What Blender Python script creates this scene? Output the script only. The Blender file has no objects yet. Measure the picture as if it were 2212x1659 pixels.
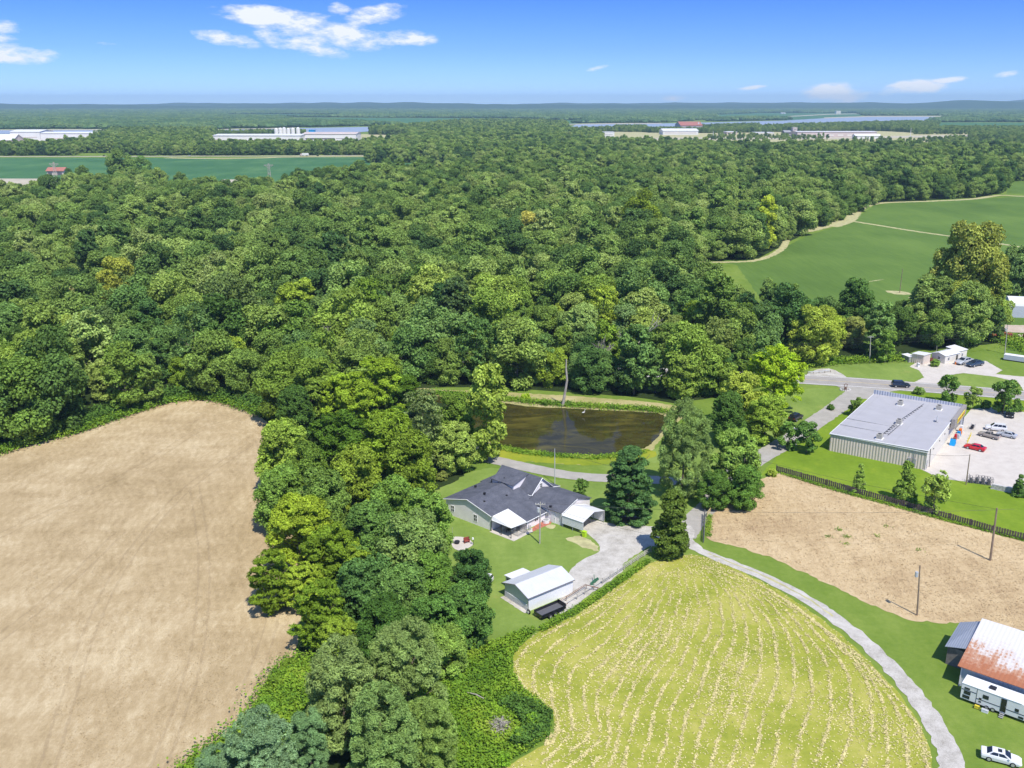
import bpy, math, random
import numpy as np
from mathutils import Vector, Matrix, geometry
R = math.radians
random.seed(7); rng = np.random.default_rng(7)
scene = bpy.context.scene
COL = scene.collection
# ---------------------------------------------------------------- camera
CAMH = 75.0; FPX = 2016.0; CX = 1106.0; CY = 829.5; YH = 221.0
PITCH = math.atan((CY - YH) / FPX)
cam_d = bpy.data.cameras.new('camera'); cam = bpy.data.objects.new('camera', cam_d); COL.objects.link(cam)
cam_d.sensor_width = 36.0; cam_d.lens = FPX / 2212.0 * 36.0
cam_d.clip_start = 0.5; cam_d.clip_end = 60000
cam.location = (0, 0, CAMH); cam.rotation_euler = (math.pi / 2 - PITCH, 0, 0)
scene.camera = cam
# ---------------------------------------------------------------- sky, sun, exposure
SUN_EL = 57.0; SUN_AZ = -65.0          # math azimuth of the direction towards the sun
world = bpy.data.worlds.new('World'); scene.world = world; world.use_nodes = True
wn = world.node_tree.nodes; wl = world.node_tree.links; wn.clear()
def wmath(op, a, b=None, clamp=False):
    n = wn.new('ShaderNodeMath'); n.operation = op; n.use_clamp = clamp
    for i, v in enumerate((a, b)):
        if v is None: continue
        if isinstance(v, (int, float)): n.inputs[i].default_value = v
        else: wl.new(v, n.inputs[i])
    return n.outputs[0]
sky = wn.new('ShaderNodeTexSky'); sky.sky_type = 'NISHITA'; sky.sun_disc = False
sky.sun_elevation = R(SUN_EL); sky.sun_rotation = R(90 - SUN_AZ); sky.air_density = 1.0; sky.dust_density = 0.0; sky.ozone_density = 2.0
sky.altitude = 300
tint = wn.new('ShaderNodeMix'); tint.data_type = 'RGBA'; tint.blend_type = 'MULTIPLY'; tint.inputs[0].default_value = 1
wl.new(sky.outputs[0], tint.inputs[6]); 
tc = wn.new('ShaderNodeTexCoord'); sep = wn.new('ShaderNodeSeparateXYZ'); wl.new(tc.outputs['Generated'], sep.inputs[0])
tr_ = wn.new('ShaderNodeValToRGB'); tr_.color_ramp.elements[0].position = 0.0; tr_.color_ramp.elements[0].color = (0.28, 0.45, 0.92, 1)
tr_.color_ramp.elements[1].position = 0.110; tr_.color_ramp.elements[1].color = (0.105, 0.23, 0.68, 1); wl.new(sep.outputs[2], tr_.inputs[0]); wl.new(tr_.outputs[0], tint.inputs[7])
for pz_, cz_ in ((0.05, (0.18, 0.315, 0.76, 1)), (0.30, (0.16, 0.27, 0.6, 1)), (0.6, (0.62, 0.66, 0.8, 1)), (1.0, (0.9, 0.92, 1.0, 1))):  # upper sky, out of view, brightened to add neutral fill light
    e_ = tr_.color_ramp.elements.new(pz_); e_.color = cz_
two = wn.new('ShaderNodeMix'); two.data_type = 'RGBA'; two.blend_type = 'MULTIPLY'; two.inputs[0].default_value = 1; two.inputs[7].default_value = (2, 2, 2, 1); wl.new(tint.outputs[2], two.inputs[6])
az = wmath('ARCTAN2', sep.outputs[0], sep.outputs[1]); el = wmath('ARCSINE', sep.outputs[2])
comb = wn.new('ShaderNodeCombineXYZ'); wl.new(az, comb.inputs[0]); wl.new(wmath('MULTIPLY', el, 2.6), comb.inputs[1])
nz = wn.new('ShaderNodeTexNoise'); nz.inputs['Scale'].default_value = 17; nz.inputs['Detail'].default_value = 9; nz.inputs['Roughness'].default_value = 0.62
wl.new(comb.outputs[0], nz.inputs['Vector'])
def cdir(x, y):
    u = (x - CX) / FPX; v = -(y - CY) / FPX
    d = Vector((u, math.cos(PITCH) + v * math.sin(PITCH), -math.sin(PITCH) + v * math.cos(PITCH))).normalized()
    return math.atan2(d.x, d.y), math.asin(d.z)
clouds = [(600,36,150,26,-.08),(720,72,175,36,-.1),(860,84,90,22,.0),(800,34,85,26,.2),(478,84,85,20,-.12),(735,20,30,20,0),(650,95,110,26,-.2),
          (40,118,75,26,0),(5,66,45,26,0),(1282,149,36,8,.2),(1455,212,42,9,.12),(1805,202,85,26,.05),(1970,192,74,22,.1),(2055,172,54,8,.1),(2160,163,40,9,.2),(230,95,30,6,0),(1620,190,40,6,.1)]
acc = None
for (cx_, cy_, rx, ry, tl) in clouds:
    a0, e0 = cdir(cx_, cy_)
    dx = wmath('SUBTRACT', az, a0); dy = wmath('SUBTRACT', el, e0)
    dx2 = wmath('ADD', wmath('MULTIPLY', dx, math.cos(tl)), wmath('MULTIPLY', dy, math.sin(tl)))
    dy2 = wmath('SUBTRACT', wmath('MULTIPLY', dy, math.cos(tl)), wmath('MULTIPLY', dx, math.sin(tl)))
    dx2 = wmath('MULTIPLY', dx2, FPX * 1.02 / rx); dy2 = wmath('MULTIPLY', dy2, FPX * 1.09 / ry)
    d2 = wmath('ADD', wmath('MULTIPLY', dx2, dx2), wmath('MULTIPLY', dy2, dy2))
    m = wmath('SUBTRACT', 1.0, d2, True)
    m = wmath('MULTIPLY', m, 0.85 + min(rx, 60) / 400.0)
    acc = m if acc is None else wmath('MAXIMUM', acc, m)
dens = wmath('ADD', acc, wmath('MULTIPLY', wmath('SUBTRACT', nz.outputs[0], 0.57), 4.2))
dens = wmath('MULTIPLY', dens, wmath('MULTIPLY', acc, 3.0, True))
dens = wmath('MULTIPLY', dens, 1.5, True)
dens = wmath('MULTIPLY', dens, wmath('ADD', 0.55, wmath('MULTIPLY', dens, 0.43)))
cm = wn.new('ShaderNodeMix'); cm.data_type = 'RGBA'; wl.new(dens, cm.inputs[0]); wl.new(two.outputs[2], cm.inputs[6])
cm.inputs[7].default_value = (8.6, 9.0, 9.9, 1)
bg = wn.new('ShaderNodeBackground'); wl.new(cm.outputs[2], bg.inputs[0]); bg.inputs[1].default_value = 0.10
wo = wn.new('ShaderNodeOutputWorld'); wl.new(bg.outputs[0], wo.inputs[0])
sd = bpy.data.lights.new('sun', 'SUN'); sun = bpy.data.objects.new('sun', sd); COL.objects.link(sun)
sd.energy = 4.6; sd.angle = R(0.53); sd.color = (1.0, 0.95, 0.87)
sdir = Vector((math.cos(R(SUN_AZ)) * math.cos(R(SUN_EL)), math.sin(R(SUN_AZ)) * math.cos(R(SUN_EL)), math.sin(R(SUN_EL))))
sun.rotation_euler = sdir.to_track_quat('Z', 'Y').to_euler(); sun.location = (60, -60, 160)
scene.view_settings.view_transform = 'Standard'; scene.view_settings.look = 'None'
scene.view_settings.exposure = 0.15; scene.view_settings.gamma = 1.0
cy = scene.cycles
cy.max_bounces = 5; cy.diffuse_bounces = 2; cy.glossy_bounces = 2; cy.transmission_bounces = 2; cy.volume_bounces = 0; cy.transparent_max_bounces = 4
cy.use_adaptive_sampling = True; cy.adaptive_threshold = 0.02

# ---------------------------------------------------------------- plan coordinates: sight line of a point of the photograph (2212 px wide) to height z
CP, SP = math.cos(PITCH), math.sin(PITCH)
def P(x, y, z=0.0):
    v = y - CY; u = x - CX; t = (z - CAMH) / (-(v * CP + FPX * SP))
    return Vector((u * t, (FPX * CP - v * SP) * t, z))
V = 3072.0 / 2212.0
def Q(x, y, z=0.0): return P(x / V, y / V, z)          # same, full-size pixels
def PX(p):
    p = np.asarray(p, float); X, Y, Z = p[..., 0], p[..., 1], p[..., 2] - CAMH
    d = Y * CP - Z * SP
    return CX + FPX * X / d, CY + FPX * (-(Y * SP + Z * CP)) / d
def scl(y): return CP * (y - YH) / CAMH                  # px per metre across, on the ground at row y
def hgt(bx, by, ty):                                     # height of an upright whose base and top rows are known
    p = P(bx, by); lo, hi = 0.0, 60.0
    for _ in range(40):
        m = (lo + hi) / 2
        if PX((p.x, p.y, m))[1] > ty: lo = m
        else: hi = m
    return lo
# ---------------------------------------------------------------- scene helpers
def tag(o, label=None, cat=None, group=None, kind=None):
    if label: o['label'] = label
    if cat: o['category'] = cat
    if group: o['group'] = group
    if kind: o['kind'] = kind
    return o
def thing(name, label, cat, loc=(0, 0, 0), rotz=0.0, group=None):
    o = bpy.data.objects.new(name, None); COL.objects.link(o); o.location = loc; o.rotation_euler = (0, 0, rotz)
    o.empty_display_size = 0.3
    return tag(o, label, cat, group)
class MB:
    def __init__(s): s.v = []; s.f = []
    def add(s, vs, fs):
        n = len(s.v); s.v += [tuple(v) for v in vs]; s.f += [tuple(i + n for i in f) for f in fs]; return s
    def box(s, x0, x1, y0, y1, z0, z1):
        return s.add([(x0,y0,z0),(x1,y0,z0),(x1,y1,z0),(x0,y1,z0),(x0,y0,z1),(x1,y0,z1),(x1,y1,z1),(x0,y1,z1)],
                     [(0,3,2,1),(4,5,6,7),(0,1,5,4),(1,2,6,5),(2,3,7,6),(3,0,4,7)])
    def quad(s, *p): return s.add(p, [tuple(range(len(p)))])
    def slab(s, pts, th):                                  # a polygon given thickness downwards
        n = len(pts); lo = [(p[0], p[1], p[2] - th) for p in pts]
        return s.add(list(pts) + lo, [tuple(range(n)), tuple(range(2*n-1, n-1, -1))] + [(i, i+n, (i+1) % n + n, (i+1) % n) for i in range(n)])
    def prism(s, prof, a, b, axis='x'):                    # profile (p,q) swept along an axis from a to b
        n = len(prof)
        def pt(t, p):
            return (t, p[0], p[1]) if axis == 'x' else ((p[0], t, p[1]) if axis == 'y' else (p[0], p[1], t))
        vs = [pt(a, p) for p in prof] + [pt(b, p) for p in prof]
        return s.add(vs, [tuple(range(n-1, -1, -1)), tuple(range(n, 2*n))] + [(i, (i+1) % n, (i+1) % n + n, i+n) for i in range(n)])
    def tube(s, pts, rad, n=6, cap=True):
        pts = [Vector(p) for p in pts]; rad = rad if isinstance(rad, (list, tuple)) else [rad] * len(pts)
        base = len(s.v); rings = []
        for i, p in enumerate(pts):
            d = (pts[min(i+1, len(pts)-1)] - pts[max(i-1, 0)]).normalized()
            a = d.cross(Vector((0, 0, 1)) if abs(d.z) < 0.9 else Vector((1, 0, 0))).normalized(); b = d.cross(a)
            for k in range(n):
                t = 2 * math.pi * k / n; s.v.append(tuple(p + (a * math.cos(t) + b * math.sin(t)) * rad[i]))
        for i in range(len(pts) - 1):
            for k in range(n):
                s.f.append((base+i*n+k, base+i*n+(k+1) % n, base+(i+1)*n+(k+1) % n, base+(i+1)*n+k))
        if cap:
            s.f.append(tuple(base+k for k in range(n-1, -1, -1))); s.f.append(tuple(base+(len(pts)-1)*n+k for k in range(n)))
        return s
    def cyl(s, x, y, z0, z1, r, n=12, r2=None): return s.tube([(x, y, z0), (x, y, z1)], [r, r if r2 is None else r2], n)
    def rot(s, ang, c=(0, 0)):                              # turn everything so far about z
        ca, sa = math.cos(ang), math.sin(ang)
        s.v = [(c[0]+(x-c[0])*ca-(y-c[1])*sa, c[1]+(x-c[0])*sa+(y-c[1])*ca, z) for x, y, z in s.v]; return s
    def build(s, name, mat, parent=None, loc=None, rotz=0.0, smooth=False, bevel=0.0):
        me = bpy.data.meshes.new(name); me.from_pydata(s.v, [], s.f); me.materials.append(mat)
        if bevel:
            import bmesh
            bm = bmesh.new(); bm.from_mesh(me); bmesh.ops.recalc_face_normals(bm, faces=bm.faces)
            bmesh.ops.bevel(bm, geom=[e for e in bm.edges if e.is_manifold and e.calc_face_angle(0) > 0.35], offset=bevel, segments=2, affect='EDGES', profile=0.6)
            bm.to_mesh(me); bm.free()
        if smooth: me.polygons.foreach_set('use_smooth', [True] * len(me.polygons))
        me.update()
        o = bpy.data.objects.new(name, me); COL.objects.link(o)
        if parent is not None: o.parent = parent
        if loc is not None: o.location = loc
        o.rotation_euler = (0, 0, rotz)
        return o
# ---------------------------------------------------------------- materials
MATS = {}
class NT:
    def __init__(s, name, rough=0.9, spec=0.2):
        s.m = bpy.data.materials.new(name); s.m.use_nodes = True; s.n = s.m.node_tree.nodes; s.l = s.m.node_tree.links
        s.b = s.n['Principled BSDF']; s.b.inputs['Roughness'].default_value = rough; s.b.inputs['Specular IOR Level'].default_value = spec
        s.tc = s.n.new('ShaderNodeTexCoord')
    def noise(s, scale, detail=4, rough=0.55, dist=0.0, stretch=None, rz=0.0, coord='Object', vec=None):
        n = s.n.new('ShaderNodeTexNoise'); n.inputs['Scale'].default_value = scale; n.inputs['Detail'].default_value = detail
        n.inputs['Roughness'].default_value = rough; n.inputs['Distortion'].default_value = dist
        src = vec if vec is not None else s.tc.outputs[coord]
        if stretch is not None or rz:
            m = s.n.new('ShaderNodeMapping'); m.inputs['Scale'].default_value = stretch or (1, 1, 1); m.inputs['Rotation'].default_value = (0, 0, rz)
            s.l.new(src, m.inputs[0]); src = m.outputs[0]
        s.l.new(src, n.inputs['Vector']); return n.outputs[0]
    def ramp(s, fac, stops):
        r = s.n.new('ShaderNodeValToRGB'); e = r.color_ramp.elements
        while len(e) < len(stops): e.new(0.5)
        for i, (p, c) in enumerate(stops): e[i].position = p; e[i].color = (*c, 1) if len(c) == 3 else c
        s.l.new(fac, r.inputs[0]); return r.outputs[0]
    def mix(s, fac, a, b, mode='MIX'):
        n = s.n.new('ShaderNodeMix'); n.data_type = 'RGBA'; n.blend_type = mode
        for i, v in ((0, fac), (6, a), (7, b)):
            if isinstance(v, (int, float)): n.inputs[i].default_value = v
            elif isinstance(v, tuple): n.inputs[i].default_value = (*v, 1) if len(v) == 3 else v
            else: s.l.new(v, n.inputs[i])
        return n.outputs[2]
    def math(s, op, a, b=0.0, clamp=False):
        n = s.n.new('ShaderNodeMath'); n.operation = op; n.use_clamp = clamp
        for i, v in enumerate((a, b)):
            if isinstance(v, (int, float)): n.inputs[i].default_value = v
            else: s.l.new(v, n.inputs[i])
        return n.outputs[0]
    def col(s, c):
        if isinstance(c, tuple): s.b.inputs['Base Color'].default_value = (*c, 1)
        else: s.l.new(c, s.b.inputs['Base Color'])
        return s
    def bump(s, h, strength=0.4, dist=0.1):
        n = s.n.new('ShaderNodeBump'); n.inputs['Strength'].default_value = strength; n.inputs['Distance'].default_value = dist
        s.l.new(h, n.inputs['Height']); s.l.new(n.outputs[0], s.b.inputs['Normal']); return s
def simple(name, c, rough=0.7, spec=0.3, metal=0.0, var=0.12, vs=3.0):
    t = NT(name, rough, spec); t.b.inputs['Metallic'].default_value = metal
    f = t.noise(vs, 5)
    t.col(t.ramp(f, [(0.3, tuple(x * (1 - var) for x in c)), (0.7, tuple(min(1, x * (1 + var)) for x in c))]))
    return t.m
def grass_mat(name, dark, mid, light, big=0.05, patch=None):
    t = NT(name, 0.95, 0.1)
    f1 = t.noise(big, 5, 0.6); f2 = t.noise(0.9, 6, 0.75); f3 = t.noise(0.25, 4, 0.6, stretch=(1, 0.35, 1), rz=0.5)
    f4 = t.noise(7.0, 3, 0.7)
    f = t.math('ADD', t.math('MULTIPLY', f1, 0.42), t.math('ADD', t.math('MULTIPLY', f2, 0.26), t.math('ADD', t.math('MULTIPLY', f3, 0.2), t.math('MULTIPLY', f4, 0.12))))
    c = t.ramp(f, [(0.36, dark), (0.5, mid), (0.64, light)])
    if patch:
        p = t.ramp(t.noise(0.16, 5, 0.6), [(0.62, (0, 0, 0)), (0.75, (1, 1, 1))]); c = t.mix(t.math('MULTIPLY', p, 0.55), c, patch)
    return t.col(c).bump(f2, 0.5, 0.12).m
M = {}
M['ground'] = grass_mat('ground_grass', (0.10, 0.18, 0.022), (0.165, 0.245, 0.038), (0.25, 0.32, 0.065), 0.03)
M['lawn'] = grass_mat('lawn_grass', (0.135, 0.21, 0.035), (0.20, 0.285, 0.058), (0.28, 0.355, 0.085), 0.07, (0.36, 0.33, 0.10))
M['storelawn'] = grass_mat('bright_lawn_grass', (0.12, 0.20, 0.015), (0.18, 0.275, 0.022), (0.27, 0.35, 0.035), 0.06, (0.30, 0.36, 0.03))
M['verge'] = grass_mat('verge_grass', (0.07, 0.15, 0.02), (0.11, 0.20, 0.03), (0.16, 0.25, 0.04), 0.09)
M['yellowbank'] = grass_mat('yellow_bank_grass', (0.15, 0.22, 0.02), (0.25, 0.30, 0.025), (0.38, 0.37, 0.035), 0.08)
M['farbank'] = grass_mat('dry_bank_grass', (0.22, 0.24, 0.06), (0.40, 0.36, 0.15), (0.55, 0.46, 0.26), 0.12)
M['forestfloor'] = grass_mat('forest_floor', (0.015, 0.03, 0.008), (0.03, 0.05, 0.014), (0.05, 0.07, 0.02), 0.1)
def soy(name, a, b, c):
    t = NT(name, 0.9, 0.15)
    f1 = t.noise(0.012, 5, 0.6, 0.4); f2 = t.noise(0.6, 4, 0.7, stretch=(1, 0.08, 1), rz=R(28)); f3 = t.noise(0.05, 4, 0.6, stretch=(1, 0.2, 1), rz=R(28))
    f = t.math('ADD', t.math('MULTIPLY', f1, 0.5), t.math('ADD', t.math('MULTIPLY', f2, 0.25), t.math('MULTIPLY', f3, 0.25)))
    return t.col(t.ramp(f, [(0.35, a), (0.5, b), (0.66, c)])).m
M['soy'] = soy('soybean_field', (0.075, 0.14, 0.022), (0.11, 0.19, 0.032), (0.16, 0.25, 0.045))
M['soyfar'] = soy('soybean_field_far', (0.04, 0.125, 0.045), (0.065, 0.17, 0.06), (0.12, 0.24, 0.085))
def dry(name, dark, mid, light, rz, sx=0.10):
    t = NT(name, 0.95, 0.1)
    w = t.noise(0.04, 3, 0.5); w2 = t.noise(0.9, 2, 0.5)
    v = t.n.new('ShaderNodeVectorMath'); v.operation = 'MULTIPLY_ADD'; t.l.new(w, v.inputs[0]); v.inputs[1].default_value = (9, 5, 0); t.l.new(t.tc.outputs['Object'], v.inputs[2])
    f1 = t.noise(0.03, 7, 0.68, 0.2, vec=v.outputs[0]); f2 = t.noise(0.9, 7, 0.85, 0.1, stretch=(1, 0.45, 1), rz=rz)
    f3 = t.noise(5.0, 5, 0.85, 0.2, stretch=(1, 0.55, 1), rz=rz + .4); f4 = t.noise(0.30, 6, 0.8, 0.15, stretch=(1, 0.16, 1), rz=rz, vec=v.outputs[0])
    f5 = t.noise(0.16, 6, 0.75, 0.2, stretch=(0.3, 1, 1), rz=rz + .35, vec=v.outputs[0])
    f = t.math('ADD', t.math('MULTIPLY', f1, 0.28), t.math('ADD', t.math('MULTIPLY', f2, 0.2), t.math('ADD', t.math('MULTIPLY', f4, 0.2), t.math('ADD', t.math('MULTIPLY', f3, 0.16), t.math('MULTIPLY', f5, 0.16)))))
    wv = t.n.new('ShaderNodeTexWave'); wv.inputs['Scale'].default_value = math.pi / 10 / 1.5; wv.inputs['Distortion'].default_value = 2.0; wv.inputs['Detail'].default_value = 3; wv.inputs['Detail Scale'].default_value = .3
    mp = t.n.new('ShaderNodeMapping'); mp.inputs['Rotation'].default_value = (0, 0, rz); t.l.new(v.outputs[0], mp.inputs[0]); t.l.new(mp.outputs[0], wv.inputs['Vector'])
    f = t.math('ADD', f, t.math('MULTIPLY', t.math('SUBTRACT', wv.outputs[0], 0.5), 0.014))
    return t.col(t.ramp(f, [(0.40, dark), (0.5, mid), (0.59, light)])).bump(f3, 0.7, 0.12).m
M['dry'] = dry('dry_mown_field', (0.31, 0.225, 0.11), (0.475, 0.36, 0.20), (0.66, 0.54, 0.335), R(-24))
M['stubble'] = dry('tan_stubble_field', (0.38, 0.26, 0.14), (0.56, 0.42, 0.235), (0.70, 0.55, 0.33), R(75))
M['hay'] = grass_mat('hay_field', (0.19, 0.24, 0.025), (0.34, 0.355, 0.055), (0.52, 0.46, 0.14), 0.10, (0.55, 0.47, 0.17))
M['haystraw'] = simple('cut_hay', (0.66, 0.575, 0.27), 0.95, 0.1, var=0.25)
M['drydark'] = dry('dry_wheel_track', (0.28, 0.205, 0.105), (0.425, 0.32, 0.18), (0.58, 0.465, 0.285), R(-24))
M['tanpath'] = simple('tan_track', (0.46, 0.43, 0.22), 0.95, 0.1, var=0.25, vs=0.5)
M['sand'] = simple('pale_sand', (0.50, 0.45, 0.34), 0.95, 0.1, var=0.2, vs=0.05)
def gravel(name, a, b, c):
    t = NT(name, 0.95, 0.15)
    f1 = t.noise(0.35, 6, 0.7); f2 = t.noise(6, 5, 0.8)
    f = t.math('ADD', t.math('MULTIPLY', f1, 0.55), t.math('MULTIPLY', f2, 0.45))
    return t.col(t.ramp(f, [(0.34, a), (0.5, b), (0.62, c)])).bump(f2, 0.5, 0.06).m
M['gravel'] = gravel('pale_gravel', (0.26, 0.235, 0.19), (0.51, 0.48, 0.425), (0.63, 0.60, 0.545))
M['asphalt'] = gravel('weathered_asphalt', (0.29, 0.27, 0.245), (0.36, 0.335, 0.305), (0.42, 0.39, 0.355))
M['lane'] = gravel('lane_asphalt', (0.32, 0.30, 0.26), (0.39, 0.365, 0.32), (0.46, 0.43, 0.385))
M['concrete'] = gravel('pale_concrete', (0.48, 0.43, 0.375), (0.58, 0.53, 0.465), (0.63, 0.585, 0.52))
M['paint'] = simple('road_paint_white', (0.75, 0.74, 0.70), 0.7)
M['painty'] = simple('road_paint_yellow', (0.58, 0.46, 0.22), 0.7)
M['scrub'] = gravel('bare_scrub', (0.40, 0.33, 0.24), (0.52, 0.42, 0.33), (0.60, 0.50, 0.42))
# pond
t = NT('pond_water', 0.05, 0.28)
f1 = t.noise(0.09, 6, 0.6, 1.0, stretch=(1, 2.2, 1)); f2 = t.noise(0.5, 4, 0.6)
t.col(t.ramp(f1, [(0.38, (0.036, 0.034, 0.010)), (0.55, (0.065, 0.058, 0.014)), (0.68, (0.12, 0.105, 0.02))])).bump(t.noise(2.2, 3, 0.6), 0.02, 0.01)
t.b.inputs['IOR'].default_value = 1.33
M['pond'] = t.m
t = NT('river_water', 0.4, 0.15); t.col((0.34, 0.40, 0.46)); M['river'] = t.m
# buildings
def ribbed(name, c, pitch, axis='X', rough=0.5, var=0.06, metal=0.0, depth=0.03, st=0.9):
    t = NT(name, rough, 0.4); t.b.inputs['Metallic'].default_value = metal
    w = t.n.new('ShaderNodeTexWave'); w.bands_direction = axis; w.inputs['Scale'].default_value = math.pi / 10 / pitch
    t.l.new(t.tc.outputs['Object'], w.inputs['Vector'])
    f = t.noise(0.8, 5, 0.65)
    c2 = t.ramp(f, [(0.3, tuple(x * (1 - var) for x in c)), (0.7, tuple(min(1, x * (1 + var)) for x in c))])
    return t.col(c2).bump(w.outputs[0], st, depth).m
M['siding'] = ribbed('white_siding', (0.88, 0.83, 0.84), 0.22, 'Z', 0.6, st=0.25, depth=.015)
M['white'] = simple('white_paint', (0.80, 0.80, 0.79), 0.5, var=0.03)
M['whitemetal'] = ribbed('white_ribbed_metal', (0.80, 0.80, 0.80), 0.3, 'Y', 0.4)
t = NT('slate_shingles', 0.9, 0.2)
f1 = t.noise(0.7, 5, 0.7); f2 = t.noise(5.0, 3, 0.8)
t.col(t.ramp(t.math('ADD', t.math('MULTIPLY', f1, 0.5), t.math('MULTIPLY', f2, 0.5)), [(0.36, (0.075, 0.08, 0.098)), (0.5, (0.11, 0.116, 0.14)), (0.64, (0.16, 0.166, 0.195))]))
w = t.n.new('ShaderNodeTexBrick'); w.inputs['Scale'].default_value = 1.6; t.l.new(t.tc.outputs['Object'], w.inputs['Vector']); t.bump(w.outputs['Fac'], 0.4, 0.02)
M['shingle'] = t.m
M['glass'] = simple('dark_window_glass', (0.02, 0.025, 0.03), 0.08, 0.6)
M['dark'] = simple('dark_metal', (0.03, 0.03, 0.035), 0.5)
M['grey'] = simple('grey_metal', (0.35, 0.35, 0.35), 0.5)
M['wood'] = simple('weathered_pole_wood', (0.26, 0.20, 0.145), 0.9, var=0.3, vs=1.0)
M['palewood'] = simple('silvered_wood', (0.42, 0.40, 0.35), 0.9, var=0.25, vs=2.0)
M['fencewood'] = simple('dark_fence_wood', (0.115, 0.09, 0.082), 0.9, var=0.35, vs=1.3)
M['bark'] = simple('tree_bark', (0.16, 0.13, 0.10), 0.95, var=0.3, vs=2.0)
M['palebark'] = simple('pale_dead_bark', (0.40, 0.36, 0.31), 0.95, var=0.25, vs=2.0)
M['brick'] = simple('red_brick', (0.42, 0.15, 0.10), 0.9, var=0.3, vs=2)
M['shadegable'] = ribbed('shade_tinted_gable_metal', (0.60, 0.66, 0.63), 0.22, 'Z', 0.5)  # white metal of the gable, its shade put into the colour
M['shedroof'] = ribbed('pale_grey_roof_metal', (0.60, 0.61, 0.62), 0.5, 'X', 0.45)
M['trim'] = simple('grey_brown_trim', (0.22, 0.20, 0.20), 0.6)
M['greypanel'] = ribbed('beige_ribbed_wall', (0.70, 0.60, 0.52), 0.62, 'Y', 0.6, depth=0.09)
M['storeroof'] = simple('grey_membrane_roof', (0.44, 0.43, 0.44), 0.6, var=0.05, vs=0.4)
M['cream'] = simple('cream_wall', (0.72, 0.68, 0.60), 0.8, var=0.05)
M['fascia'] = ribbed('taupe_fascia', (0.33, 0.30, 0.27), 0.35, 'X', 0.6)
M['parapet'] = ribbed('pale_blue_parapet', (0.50, 0.53, 0.60), 0.62, 'Y', 0.5, depth=0.12)
M['signyellow'] = simple('yellow_sign', (0.80, 0.66, 0.05), 0.5, var=0.03)
M['signtext'] = simple('sign_letters', (0.45, 0.14, 0.02), 0.5, var=0.03)
# rusty barn roof
t = NT('rusty_tin_roof', 0.65, 0.3)
n1 = t.noise(0.22, 5, 0.7, 0.3); n2 = t.noise(1.1, 5, 0.8, stretch=(1.0, 0.25, 1)); sx = t.n.new('ShaderNodeSeparateXYZ'); t.l.new(t.tc.outputs['Object'], sx.inputs[0])
grad = t.math('MULTIPLY', t.math('SUBTRACT', 6.6, sx.outputs[1]), 0.13)
rust = t.math('ADD', grad, t.math('ADD', t.math('MULTIPLY', t.math('SUBTRACT', n1, 0.5), 1.3), t.math('MULTIPLY', t.math('SUBTRACT', n2, 0.5), 1.5)))
w = t.n.new('ShaderNodeTexWave'); w.bands_direction = 'X'; w.inputs['Scale'].default_value = math.pi / 10 / 0.55; w.inputs['Distortion'].default_value = 1.2; t.l.new(t.tc.outputs['Object'], w.inputs['Vector'])
w2 = t.n.new('ShaderNodeTexWave'); w2.bands_direction = 'Y'; w2.inputs['Scale'].default_value = math.pi / 10 / 0.7; w2.inputs['Distortion'].default_value = 2.0; t.l.new(t.tc.outputs['Object'], w2.inputs['Vector'])
rust = t.math('ADD', rust, t.math('MULTIPLY', t.math('SUBTRACT', t.math('MULTIPLY', w.outputs[0], w2.outputs[0]), 0.35), 0.18))
t.col(t.ramp(rust, [(0.0, (0.66, 0.64, 0.62)), (0.28, (0.60, 0.53, 0.48)), (0.42, (0.50, 0.29, 0.19)), (0.75, (0.40, 0.155, 0.075))])).bump(w.outputs[0], 0.5, 0.03)
M['rust'] = t.m
M['tin'] = ribbed('silver_tin', (0.40, 0.43, 0.47), 0.3, 'X', 0.4, metal=0.3)
M['barnblue'] = ribbed('grey_blue_barn_wall', (0.50, 0.56, 0.60), 0.3, 'X', 0.6)
M['barnwood'] = ribbed('weathered_barn_boards', (0.20, 0.18, 0.16), 0.25, 'Y', 0.9, var=0.4)
M['tyre'] = simple('tyre_rubber', (0.02, 0.02, 0.02), 0.85)
M['rim'] = simple('alloy_rim', (0.55, 0.55, 0.56), 0.35, metal=0.5)
def carpaint(name, c):
    t = NT(name, 0.25, 0.5); t.col(c); t.b.inputs['Coat Weight'].default_value = 0.5; return t.m
for k, c in dict(cwhite=(0.78,0.78,0.78), cred=(0.60,0.01,0.02), csilver=(0.50,0.52,0.54), ctan=(0.36,0.32,0.28), cdark=(0.02,0.03,0.05), cblack=(0.015,0.015,0.02), cblue=(0.03,0.05,0.09)).items():
    M[k] = carpaint('car_paint_' + k[1:], c)
M['lamp'] = simple('headlamp_lens', (0.75, 0.75, 0.72), 0.2); M['tail'] = simple('tail_lamp_lens', (0.45, 0.02, 0.02), 0.3)
M['lime'] = simple('lime_plastic', (0.45, 0.70, 0.02), 0.5); M['orange'] = simple('orange_paint', (0.75, 0.20, 0.03), 0.6)
M['blue'] = simple('blue_tarp', (0.01, 0.28, 0.62), 0.5); M['redwood'] = simple('red_stained_wood', (0.30, 0.07, 0.05), 0.8)
M['green'] = simple('green_implement_paint', (0.05, 0.16, 0.09), 0.6); M['stone'] = simple('pale_stacked_stone', (0.55, 0.53, 0.50), 0.9, var=0.3, vs=2.5)
M['rustframe'] = simple('rusty_frame', (0.20, 0.11, 0.07), 0.9); M['brushpile'] = simple('grey_dead_brush', (0.36, 0.33, 0.28), 0.95, var=0.3)
M['redroof'] = simple('dull_red_roof', (0.42, 0.17, 0.13), 0.8, var=0.15, vs=0.5); M['farwhite'] = simple('white_cladding', (0.74, 0.73, 0.71), 0.7, var=0.04, vs=0.05)
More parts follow.
